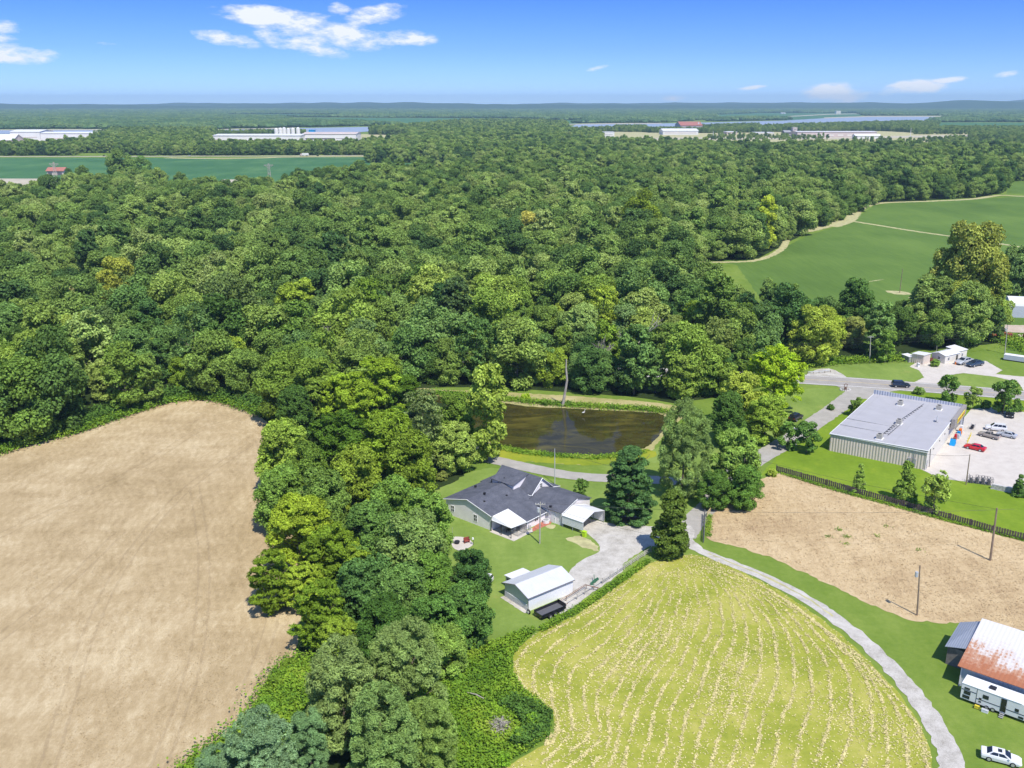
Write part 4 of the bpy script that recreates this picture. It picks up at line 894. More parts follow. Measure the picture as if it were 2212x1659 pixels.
# windrows follow the field edge inwards
HP = smooth([P(a, b).xy for a, b in HAY], 5); HPn = np.array([tuple(p) for p in HP])
HBOT = P(1000, 1668).y
hx, hy = rand_in([tuple(p) for p in HPn], 520000)
k = (np.abs(hx) < .56*hy+4) & (hy > 80); hx, hy = hx[k], hy[k]
KC = [[(1192,1592),(1172,1545),(1128,1490),(1114,1440),(1136,1395),(1190,1362),(1250,1332),(1330,1278),(1404,1224)],
 [(1160,1668),(1262,1600),(1262,1545),(1258,1500),(1276,1455),(1318,1412),(1362,1360),(1405,1300),(1440,1236)],
 [(1318,1720),(1346,1641),(1360,1586),(1368,1539),(1400,1480),(1438,1421),(1474,1350),(1484,1280),(1474,1222)],
 [(1470,1720),(1500,1620),(1512,1569),(1540,1490),(1566,1420),(1584,1360),(1576,1300),(1544,1250),(1500,1218)],
 [(1640,1720),(1668,1620),(1682,1560),(1704,1500),(1712,1440),(1700,1380),(1660,1320),(1600,1264),(1530,1222)],
 [(1826,1720),(1862,1640),(1880,1570),(1878,1510),(1856,1450),(1806,1390),(1740,1330),(1660,1276),(1566,1228)],
 [(2006,1720),(2004,1650),(1984,1580),(1936,1505),(1884,1446),(1820,1390),(1735,1324),(1650,1268),(1590,1236)]]
KR = []
for c_ in KC:
    w_ = np.array([tuple(p) for p in smooth([P(a, b).xy for a, b in c_], 12, False)]); sl_ = np.r_[0, np.cumsum(np.linalg.norm(np.diff(w_, axis=0), axis=1))]; uu = np.linspace(0, sl_[-1], 120)
    KR.append(np.stack([np.interp(uu, sl_, w_[:, 0]), np.interp(uu, sl_, w_[:, 1])], 1))
rows_ = []
for i_, nr_ in enumerate((4, 4, 4, 4, 4, 3)):
    for k_ in range(nr_):
        t_ = (k_ + .15) / nr_; rows_.append(KR[i_]*(1-t_) + KR[i_+1]*t_)
rows_.append(KR[-1]); X_ = []; Y_ = []
for ri_, w_ in enumerate(rows_):
    L_ = np.linalg.norm(np.diff(w_, axis=0), axis=1).sum(); n_ = int(L_ * 44); u_ = rng.uniform(0, 118.9, n_); k_ = u_.astype(int); f_ = (u_-k_)[:, None]; p_ = w_[k_]*(1-f_) + w_[k_+1]*f_
    d_ = w_[k_+1]-w_[k_]; d_ /= np.linalg.norm(d_, axis=1)[:, None]; nrm = np.stack([-d_[:, 1], d_[:, 0]], 1)
    wig = .16*np.sin(u_*.21+ri_*1.3) + .06*np.sin(u_*.7+ri_); p_ = p_ + nrm * (wig + rng.normal(size=n_)*.14)[:, None]
    gapn = np.sin(u_*.33+ri_*2.1) + .7*np.sin(u_*.9+ri_*.7) + .5*np.sin(u_*2.3+ri_*3)
    keep_ = (rng.uniform(size=n_) < np.clip(.62 + .33*gapn, .08, 1)) & (rng.uniform(size=n_) < np.clip((119-u_)/45, .25, 1)); X_.append(p_[keep_, 0]); Y_.append(p_[keep_, 1])
pt_ = np.sin(hx*.23+1.3*np.sin(hy*.13))*np.sin(hy*.19+np.sin(hx*.11)*1.7); kk = rng.uniform(size=len(hx)) < (.016 + .06*np.clip(pt_-.1, 0, 1)); X_.append(hx[kk]); Y_.append(hy[kk])
hx, hy = np.concatenate(X_), np.concatenate(Y_); print('straw', len(hx))
tufts('hay_windrows', hx, hy, .12, .25, M['haystraw'], 0.03, True, 15)
dx_, dy_ = rand_in(world_poly([(0,980),(130,950),(300,896),(420,872),(540,890),(640,930),(660,1100),(630,1300),(620,1430),(560,1540),(440,1659),(0,1700)]), 50000)
kk = (np.abs(dx_) < .57*dy_+2) & (np.sin(dx_*.5+2*np.sin(dy_*.21))*np.sin(dy_*.33+dx_*.1) > -.35)
tufts('dead_grass', dx_[kk], dy_[kk], .08, .18, M['dry'], .03, True, 21)
sx_, sy_ = rand_in(world_poly([(1530,1115),(1640,1040),(1680,1026),(1830,1070),(2060,1136),(2240,1182),(2240,1360),(2050,1342),(1965,1336),(1880,1302),(1780,1254),(1680,1206),(1600,1180),(1530,1165)]), 14000)
tufts('stubble', sx_, sy_, .1, .26, M['stubble'], 0.03, True, 16)
p = P(1850, 1160); cc = rng.choice(8, 300); ce = rng.normal(size=(8, 2))*[2.6, 2.6]
tufts('stray_weed_clumps', p.x+ce[cc, 0]+rng.normal(size=300)*.35, p.y+ce[cc, 1]+rng.normal(size=300)*.35, .35, .25, M['weedleaf'], .02, seed=17)
# ================================================================ BUILDINGS AND OBJECTS
def frame_rot(F, B):                       # local x = direction F->B turned -90 deg, local y = F->B
    a = math.atan2(B.y - F.y, B.x - F.x); return a - math.pi / 2
def loc_in(o, p):
    c, s_ = math.cos(-o.rotation_euler.z), math.sin(-o.rotation_euler.z); dx, dy = p[0]-o.location.x, p[1]-o.location.y
    return dx*c - dy*s_, dx*s_ + dy*c
def window(parent, axis, pos, along, z, w, h, out, name='window', glass='glass'):
    """window on a wall: axis 'x' = wall plane x=pos, running along y. out = +1/-1 outward sign"""
    f = MB(); g_ = MB(); t_ = .05*out; b = .09
    def bx(m, a0, a1, z0, z1, d0, d1):
        lo, hi = min(pos+d0, pos+d1), max(pos+d0, pos+d1)
        if axis == 'x': m.box(lo, hi, a0, a1, z0, z1)
        else: m.box(a0, a1, lo, hi, z0, z1)
    for (a0, a1, z0, z1) in ((along-w/2-b, along+w/2+b, z-h/2-b, z-h/2), (along-w/2-b, along+w/2+b, z+h/2, z+h/2+b), (along-w/2-b, along-w/2, z-h/2, z+h/2), (along+w/2, along+w/2+b, z-h/2, z+h/2), (along-w/2, along+w/2, z-.03, z+.03), (along-.02, along+.02, z-h/2, z+h/2)):
        bx(f, a0, a1, z0, z1, 0, .06*out)
    wd = f.build(name, M['white'], parent)
    bx(g_, along-w/2, along+w/2, z-h/2, z+h/2, 0, .03*out); g_.build('pane', M[glass], wd); return wd
# ---- white house
F_ = Q(1300+965/5.53, 1380+1175/5.53); B_ = Q(1300+215/5.53, 1380+885/5.53)
house = thing('house', 'white sided house with a dark slate shingle roof and a patio cover', 'house', F_, frame_rot(F_, B_))
w = MB(); w.prism([(0,-.1),(11.6,-.1),(11.6,3.0),(5.8,4.6),(0,3.08)], 0, 11.4)
w.prism([(-.01,-.1),(-.01,3.0),(-4.6,1.82),(-4.6,-.1)], 4.4, 10.05)
w.prism([(11.42,-.1),(17.2,-.1),(17.2,3.5),(14.3,5.9),(11.42,3.5)], 0.02, 9.8, 'y')
w.prism([(9.82,-.1),(13.0,-.1),(13.0,2.5),(9.82,3.35)], 11.43, 17.0)
w.prism([(10.06,-.1),(18.9,-.1),(18.9,2.5),(14.5,3.85),(10.06,2.5)], -8.3, 0.0, 'y'); w.build('wall', M['siding'], house)
r_ = MB(); sl = .267
zr = lambda y: 4.74 - sl * (5.8 - y) if y <= 5.8 else 4.74 - sl * (y - 5.8)
r_.slab([(-.3,5.8,zr(5.8)), (-.3,-.3,zr(-.3)), (4.25,-.3,zr(-.3)), (4.25,-4.9,zr(-4.9)), (10.15,-4.9,zr(-4.9)), (10.15,-.3,zr(-.3)), (11.6,-.3,zr(-.3)), (11.6,5.8,zr(5.8))], .13)
r_.slab([(-.3,5.8,zr(5.8)), (11.6,5.8,zr(5.8)), (11.6,12.0,zr(12.0)), (-.3,12.0,zr(12.0))], .13)
zt = lambda x: 6.06 - .83 * abs(x - 14.3)
r_.slab([(11.15,-.25,zt(11.15)), (14.3,-.25,6.06), (14.3,10.05,6.06), (11.15,10.05,zt(11.15))], .13)
r_.slab([(17.45,-.25,zt(17.45)), (17.45,10.05,zt(17.45)), (14.3,10.05,6.06), (14.3,-.25,6.06)], .13)
r_.slab([(11.2,9.9,3.5), (17.2,9.9,3.5), (17.2,13.2,2.62), (11.2,13.2,2.62)], .12)
r_.slab([(9.75,-8.55,2.62), (14.5,-8.55,4.05), (14.5,.1,4.05), (9.75,.1,2.62)], .12)
r_.slab([(19.2,-8.55,2.62), (19.2,.1,2.62), (14.5,.1,4.05), (14.5,-8.55,4.05)], .12)
r_.slab([(17.3,-.4,3.3), (19.7,-.4,2.72), (19.7,9.5,2.72), (17.3,9.5,3.3)], .1)
roof = r_.build('roof', M['shingle'], house)
d_ = MB(); d_.prism([(9.9,3.6),(9.9,4.86),(14.2,5.86),(14.2,3.6)], 3.2, 8.7, 'y'); dm = d_.build('dormer', M['siding'], house)
MB().slab([(9.6,3.0,4.93), (14.28,3.0,6.09), (14.28,8.9,6.09), (9.6,8.9,4.93)], .1).build('dormer_roof', M['shingle'], dm)
f_ = MB()
f_.tube([(-.33,5.8,4.62),(-.33,-.3,2.98)], .07, 4); f_.tube([(-.33,5.8,4.62),(-.33,12.0,2.98)], .07, 4); f_.tube([(4.25,-4.95,1.75),(10.15,-4.95,1.75)], .08, 4)
f_.tube([(11.15,-.3,3.32),(14.3,-.3,5.95),(17.45,-.3,3.32)], .09, 4); f_.tube([(9.7,-8.6,2.5),(14.5,-8.6,3.93)], .07, 4); f_.tube([(17.5,-.45,3.15),(19.75,-.45,2.6),(19.75,9.5,2.6)], .08, 4); f_.tube([(11.1,-.2,3.3),(11.1,3.0,3.3)], .07, 4)
f_.build('fascia_trim', M['white'], house)
window(house, 'x', 0, 9.85, 1.5, .75, 1.15, -1); window(house, 'x', 0, 3.97, 1.35, .75, 1.25, -1)
window(house, 'y', -4.6, 7.3, 1.25, .95, .75, -1); window(house, 'y', 0.02, 14.3, 4.4, .6, .8, -1); window(house, 'y', -8.3, 12.4, 1.4, .8, 1.0, -1)
MB().box(-.05, 0, 4.5, 4.95, 3.0, 3.5).build('gable_vent', M['white'], house)
dr = MB().box(9.99, 10.06, -6.9, -6.0, 0, 2.05).build('door', M['white'], house); MB().box(9.94, 9.99, -6.85, -6.78, .95, 1.05).build('handle', M['dark'], dr)
mb_ = MB(); [mb_.box(9.85, 10.06, a, a+.28, z0, z0+.5) for a, z0 in ((-5.4, 1.2), (-5.0, .9))]; mb_.tube([(9.95,-5.26,1.7),(9.95,-5.26,3.2)], .04); mb_.build('meter_box', M['grey'], house)
for (hx_, hy_, hh) in ((850,560,.35), (1215,605,.4), (845,690,.2), (965,370,.9), (1175,330,.6), (700,440,.3), (1945,770,.25)):
    for zz in (3.3, 3.8, 4.2):
        lx, ly = loc_in(house, Q(1300+hx_/5.53, 1380+hy_/5.53, zz))
    if hx_ == 1175: zz = 5.3; lx, ly = loc_in(house, Q(1300+hx_/5.53, 1380+hy_/5.53, zz))
    z_ = zr(ly) if hx_ not in (1175, 1945) else (4.9 if hx_ == 1175 else 3.0)
    lx, ly = loc_in(house, Q(1300+hx_/5.53, 1380+hy_/5.53, z_))
    if hh in (.9, .6): MB().cyl(lx, ly, z_-.1, z_+hh, .07, 8).build('vent_pipe', M['dark'], roof)
    else: MB().box(lx-.18, lx+.18, ly-.18, ly+.18, z_-.1, z_+hh*.8).build('roof_vent', M['dark'], roof)
pc = MB(); zc2 = lambda x, y: 0
pc.add([(0,-.28,3.06),(4.25,-.28,3.06),(4.22,-4.85,1.86),(-.25,-5.0,2.25),(-.3,-.3,2.4)], [(0,1,2),(0,2,3),(0,3,4)]); pc.tube([(-.3,-.3,2.36),(-.25,-5.0,2.2),(4.2,-5.0,1.8)], .08, 4)
pc.build('patio_cover', M['whitemetal'], house)
for (a, b_, h_) in ((-.15,-.1,2.35), (-.15,-2.5,2.3), (-.15,-4.85,2.2), (4.1,-4.85,1.8)): MB().box(a-.05, a+.05, b_-.05, b_+.05, 0, h_).build('patio_post', M['dark'], house)
MB().box(-.6, 4.39, -5.9, -.02, 0, .07).build('patio_slab', M['concrete'], house)
pp_ = MB(); [pp_.box(17.4+2.1, 17.4+2.2, y_, y_+.1, 0, 2.62) for y_ in (-.2, 3, 6, 9.2)]; pp_.build('porch_posts', M['white'], house)
# patio contents
def at_local(parent, x, y): 
    c, s_ = math.cos(parent.rotation_euler.z), math.sin(parent.rotation_euler.z); return Vector((parent.location.x + x*c - y*s_, parent.location.y + x*s_ + y*c, 0))
hr = house.rotation_euler.z
def patio_chair(loc, rz, lab, mat, grp=None):
    e = thing('patio_chair', lab, 'chair', loc, rz, grp)
    MB().box(-.25, .25, -.25, .25, .38, .45).build('seat', mat, e); MB().box(-.25, .25, .2, .27, .45, .95).build('backrest', mat, e)
    for sx_ in (-1, 1):
        for sy_ in (-1, 1): MB().box(sx_*.22-.02, sx_*.22+.02, sy_*.22-.02, sy_*.22+.02, 0, .38).build('leg', mat, e)
    return e
for i, (a, b_, rz_) in enumerate(((1.0,-2.2,0), (1.9,-2.0,.4), (1.2,-3.6,3.0), (2.4,-3.4,2.6))):
    l = at_local(house, a, b_); l.z = .07; patio_chair(l, hr+rz_, ['grey patio chair under the house cover, nearest the wall corner','grey patio chair under the house cover, nearest the back wall','grey patio chair under the house cover, nearest the lawn','grey patio chair under the house cover, nearest the wire pen'][i], M['grey'], 'chairs under the patio cover')
l = at_local(house, 1.7, -2.9); l.z = .07; e = thing('patio_table', 'dark low table under the white patio cover', 'table', l, hr); MB().box(-.6,.6,-.35,.35,.55,.6).build('tabletop', M['dark'], e)
for a in (-.5, .5):
    for b_ in (-.28, .28): MB().box(a-.03,a+.03,b_-.03,b_+.03,0,.55).build('leg', M['dark'], e)
e = thing('wire_pen', 'low grey wire pen at the front of the patio', 'pen', at_local(house, 1.3, -5.3), hr)
for (a0, b0, a1, b1) in ((0,0,3.6,0), (0,0,0,1.1), (3.6,0,3.6,1.1), (1.8,0,1.8,1.1)):
    m = MB(); n_ = 8
    for k_ in range(n_+1): m.box(a0+(a1-a0)*k_/n_-.015, a0+(a1-a0)*k_/n_+.015, b0+(b1-b0)*k_/n_-.015, b0+(b1-b0)*k_/n_+.015, .07, .95)
    for z_ in (.1, .38, .66, .93): m.tube([(a0,b0,z_),(a1,b1,z_)], .02, 4)
    m.build('wire_panel', M['grey'], e)
e = thing('garden_tub', 'round white tub against the house wall', 'tub', Q(1300+1870/5.53, 1380+1040/5.53), 0); MB().cyl(0,0,0,.62,.62,20,.66).build('rim_wall', M['white'], e); MB().cyl(0,0,.6,.64,.54,20).build('cover', M['grey'], e)
s0 = [Q(1300+a/5.53, 1380+b/5.53).xy for a, b in ((1640,1130),(1760,1045),(1900,1015),(1960,1035),(1940,1065),(1760,1140),(1650,1195))]; sheet('brick_paving', s0, .052, M['brick'], 1, .03, .6, True)
s0 = [Q(1300+a/5.53, 1380+b/5.53).xy for a, b in ((1500,1210),(1640,1130),(1650,1195),(1500,1260),(1380,1325),(1290,1290))]; sheet('patio_edge', s0, .048, M['concrete'], 1, .02, .6, True)
s0 = [Q(1300+a/5.53, 1380+b/5.53).xy for a, b in ((1870,1075),(1960,1070),(2040,1090),(1990,1140),(1890,1130))]; sheet('bare_lawn_patch', s0, .03, M['tanpath'], 2, .1, .4, True)
s0 = [Q(1200+a/2.765, 1300+b/2.765).xy for a, b in ((1380,870),(1500,850),(1600,900),(1655,975),(1560,960),(1420,900))]; sheet('bare_lawn_patch', s0, .03, M['tanpath'], 2, .25, .5, True)
s0 = [Q(1200+a/2.765, 1300+b/2.765).xy for a, b in ((262,660),(330,640),(350,655),(300,690),(268,690))]; sheet('bare_lawn_patch', s0, .03, M['tanpath'], 2, .15, .4, True)
# carport
cp = thing('carport', 'white metal carport with ribbed side panels over the gravel drive', 'carport', at_local(house, 9.7, -8.7), hr)
m = MB(); m.slab([(-.1,-4.9,2.4), (3.3,-4.9,3.35), (3.3,0,3.35), (-.1,0,2.4)], .05); m.slab([(6.75,-4.9,2.4), (6.75,0,2.4), (3.3,0,3.35), (3.3,-4.9,3.35)], .05); m.build('roof', M['whitemetal'], cp)
M['sidepanel'] = ribbed('white_side_panel', (0.80,0.80,0.80), .3, 'Z', .4, depth=.12)
m = MB()
for k_ in range(6): m.box(0, .05, -4.85, -.05, .75+k_*.27, .75+k_*.27+.22)
m.build('side_panel', M['white'], cp); m = MB()
for k_ in range(8): m.box(6.6, 6.65, -4.85, -.05, .25+k_*.27, .25+k_*.27+.22)
m.build('side_panel', M['white'], cp)
for a in (.08, 6.52):
    for b_ in (-4.8, -2.45, -.15): MB().box(a-.04, a+.04, b_-.04, b_+.04, 0, 2.38).build('post', M['grey'], cp)
e = thing('trash_bin', 'lime green wheeled bin beside the carport', 'bin', Q(1200+1528/2.765, 1300+858/2.765), hr); MB().prism([(-.3,0),(.3,0),(.36,1.05),(-.36,1.05)], -.3, .3).build('body', M['lime'], e); MB().box(-.34,.34,-.4,.4,1.05,1.12).build('lid', M['lime'], e)
for sx_ in (-.28, .28): MB().tube([(sx_-.04, .3, .12), (sx_+.04, .3, .12)], .12, 10).build('wheel', M['tyre'], e)
# ---- fire pit patio
s0 = [Q(1300+a/12.29, 1580+b/12.29).xy for a, b in ((700,395),(800,375),(1000,380),(1150,400),(1300,450),(1420,560),(1470,640),(1450,690),(1350,760),(1200,830),(1050,890),(960,905),(850,860),(720,760),(660,560))]
sheet('fire_pit_paving', s0, .05, M['concrete'], 2, .02, .6, True)
e = thing('fire_pit', 'round dark fire pit on the small paved circle', 'fire pit', Q(1300+875/12.29, 1580+630/12.29)); m = MB(); m.cyl(0,0,.15,.5,.42,16,.52); m.build('bowl', M['dark'], e); MB().cyl(0,0,0,.15,.3,12).build('base', M['dark'], e)
p0 = Q(1300+1230/12.29, 1580+600/12.29)
e = thing('garden_bench', 'red stained wooden garden bench on the paved circle', 'bench', p0, .5)
MB().box(-.5,.5,-.25,.25,.38,.45).build('seat', M['redwood'], e); MB().box(-.5,.5,.22,.28,.45,1.05).build('backrest', M['redwood'], e)
for a in (-.45,.45): MB().box(a-.04,a+.04,-.25,.28,0,.65).build('arm', M['redwood'], e)
e = thing('garden_lantern', 'white garden lantern on a bent dark stem at the paving edge', 'lantern', Q(1300+1470/12.29, 1580+680/12.29)); MB().tube([(0,0,0),(.05,0,.8),(-.05,0,1.2)], .04, 6).build('stem', M['dark'], e); MB().cyl(-.05,0,1.15,1.45,.2,12,.14).build('shade', M['white'], e)
e = thing('planter', 'potted spiky plant behind the red garden bench', 'planter', (p0.x+.35, p0.y+.75, 0)); MB().cyl(0,0,0,.4,.2,10,.26).build('pot', M['rustframe'], e); m = MB()
for k_ in range(16):
    a = k_*.393; m.quad((0,0,.38),(.12*math.cos(a+.3),.12*math.sin(a+.3),.7),(.3*math.cos(a),.3*math.sin(a),1.15-.3*(k_%3)/2),(.1*math.cos(a-.3),.1*math.sin(a-.3),.7))
m.build('leaves', M['weeddark'], e)
tag(MB().cyl(0,0,0,2.2,.03,6).build('flag_pole', M['grey'], None, Q(1300+705/12.29, 1580+430/12.29)), 'thin upright rod at the left edge of the paved circle', 'pole')
e = thing('flower_bed', 'oval stone edged bed under the dense evergreen', 'flower bed', Q(1800+330/3.686, 1250+1150/3.686)); m = MB()
for k_ in range(28):
    a = 2*math.pi*k_/28; m.box(2.9*math.cos(a)-.2, 2.9*math.cos(a)+.2, 1.7*math.sin(a)-.14, 1.7*math.sin(a)+.14, 0, .22)
m.build('stone_edging', M['stone'], e); m = MB(); m.add([(2.8*math.cos(2*math.pi*k_/20), 1.6*math.sin(2*math.pi*k_/20), .08) for k_ in range(20)], [tuple(range(20))]); m.build('mulch', M['rustframe'], e)
# ---- metal garage
F_ = Q(1500+470/5.53, 1650+1020/5.53); B_ = Q(1500+75/5.53, 1650+765/5.53)
ga = thing('metal_garage', 'white metal garage with a pale roof and white gable tinted for shade', 'garage', F_, frame_rot(F_, B_)); gr_ = ga.rotation_euler.z
MB().prism([(0.03,-.05),(5.92,-.05),(5.92,2.4),(2.97,3.35),(0.03,2.4)], 0.04, 9.1).build('gable_wall', M['shadegable'], ga)
MB().box(.02, 9.12, -.03, .02, -.02, 2.38).build('side_wall', M['white'], ga)
m = MB(); m.slab([(-.25,-.25,2.42),(9.35,-.25,2.42),(9.35,2.97,3.47),(-.25,2.97,3.47)], .06); m.slab([(-.25,2.97,3.47),(9.35,2.97,3.47),(9.35,6.2,2.42),(-.25,6.2,2.42)], .06); m.build('roof', M['shedroof'], ga)
m = MB(); m.box(-.25, 9.35, -.33, -.25, 2.30, 2.42); m.box(-.03, .0, -.04, .06, 0, 2.35); m.tube([(-.27,-.28,2.36),(-.27,2.97,3.41),(-.27,6.2,2.36)], .045, 4); m.build('trim', M['trim'], ga)
for k_ in range(5): MB().box(-.045, 0.03, .1+k_*.05, 5.85, .12+k_*.2, .2+k_*.2).build('lit_strip', M['white'], ga)  # white strips painted in for sunlit lines low on the gable
lt = MB().box(1.9, 5.5, 5.93, 8.1, 0, 2.05).build('lean_to', M['white'], ga); MB().slab([(1.75,5.93,2.36),(5.65,5.93,2.36),(5.65,8.3,2.16),(1.75,8.3,2.16)], .06).build('lean_to_roof', M['whitemetal'], lt)
m = MB(); m.box(1.86,1.9,6.3,7.7,1.0,1.8); m.build('opening', M['dark'], lt)
s0 = [at_local(ga, a, b).xy for a, b in ((-.8,-.2),(-.8,6),(0.1,6),(0.1,-.2))]; sheet('garage_apron', s0, .05, M['gravel'], 1, .08, .6, True)
# dump trailer bed
dt = thing('dump_trailer', 'black open dump trailer beside the metal garage', 'trailer', at_local(ga, -.2, -2.6), gr_)
m = MB(); L_, W_ = 4.7, 1.95
m.box(0,L_,-W_/2,W_/2,.55,.62); m.build('bed_floor', M['darkgrey'], dt)
for (a0,a1,b0,b1,h_) in ((0,L_,-W_/2-.05,-W_/2,1.1),(0,L_,W_/2,W_/2+.05,1.1),(-.05,0,-W_/2,W_/2,1.0),(L_,L_+.05,-W_/2,W_/2,1.35)): MB().box(a0,a1,b0,b1,.55,h_).build('side_board', M['cblack'], dt)
for a in (1.5, 2.5):
    for b_ in (-W_/2-.2, W_/2+.02):
        wo_ = MB().tube([(a,b_,.38),(a,b_+.2,.38)], .38, 16).build('wheel', M['tyre'], dt); MB().tube([(a,b_-.01,.38),(a,b_+.21,.38)], .2, 12).build('rim', M['rim'], wo_)
m = MB(); m.tube([(-.1,-.5,.45),(L_+.2,-.5,.45)], .08, 4); m.tube([(-.1,.5,.45),(L_+.2,.5,.45)], .08, 4); m.tube([(L_,0,.5),(L_+1.3,0,.5)], .07, 4); m.build('chassis', M['rustframe'], dt)
m = MB()
for a in (0, .8): m.tube([(L_+.15,a-.4,.5),(L_+.15,a-.4,1.7)], .03, 4)
m.tube([(L_+.15,-.4,1.7),(L_+.15,.4,1.7)], .03, 4); m.tube([(L_+.15,-.4,1.1),(L_+.15,.4,1.1)], .03, 4); m.build('headboard_rack', M['grey'], dt)
e = thing('spare_wheel', 'white rimmed spare wheel at the corner of the metal garage', 'wheel', at_local(ga, -.45, -.6), gr_); MB().tube([(-.1,0,.38),(.1,0,.38)], .38, 18).build('tyre', M['tyre'], e); MB().tube([(-.12,0,.38),(.12,0,.38)], .24, 14).build('rim', M['white'], e)
# rusty trailer frame
e = thing('trailer_frame', 'rusty bent lattice frame lying on the gravel by the garage', 'frame', at_local(ga, 5.4, -1.3), gr_)
m = MB()
for o_ in (-.14, .14):
    m.tube([(0,o_,.5),(1.2,o_,.75),(6.2,.9+o_,.8),(6.6,-.2+o_,.8),(7.4,-.9+o_,.6)], .05, 4)
for k_ in range(14):
    t_ = k_/13; m.tube([(1.2+5*t_, .9*t_-.14, .77),(1.35+5*t_, .9*t_+.16, .77)], .03, 4)
m.build('lattice', M['rustframe'], e); m = MB(); [m.tube([(a, b_, 0),(a, b_, .75)], .05, 5) for a, b_ in ((1.2,0),(6.2,.8),(7.2,-.8))]; m.build('stand', M['rustframe'], e)
e = thing('tractor_implement', 'dark green farm implement on the gravel', 'farm implement', at_local(ga, 14.0, .2), gr_); m = MB(); m.tube([(-1,-.2,.4),(0,0,.6),(1.1,.3,.5)], .07, 5); m.tube([(-.5,-.5,.2),(.2,.2,.7),(.8,.9,.9)], .06, 5); m.build('frame', M['green'], e)
for k_ in range(5): MB().tube([(-.8+.45*k_, -.35+.15*k_, .25),(-.72+.45*k_, -.25+.15*k_, .25)], .25, 10).build('disc', M['green'], e)
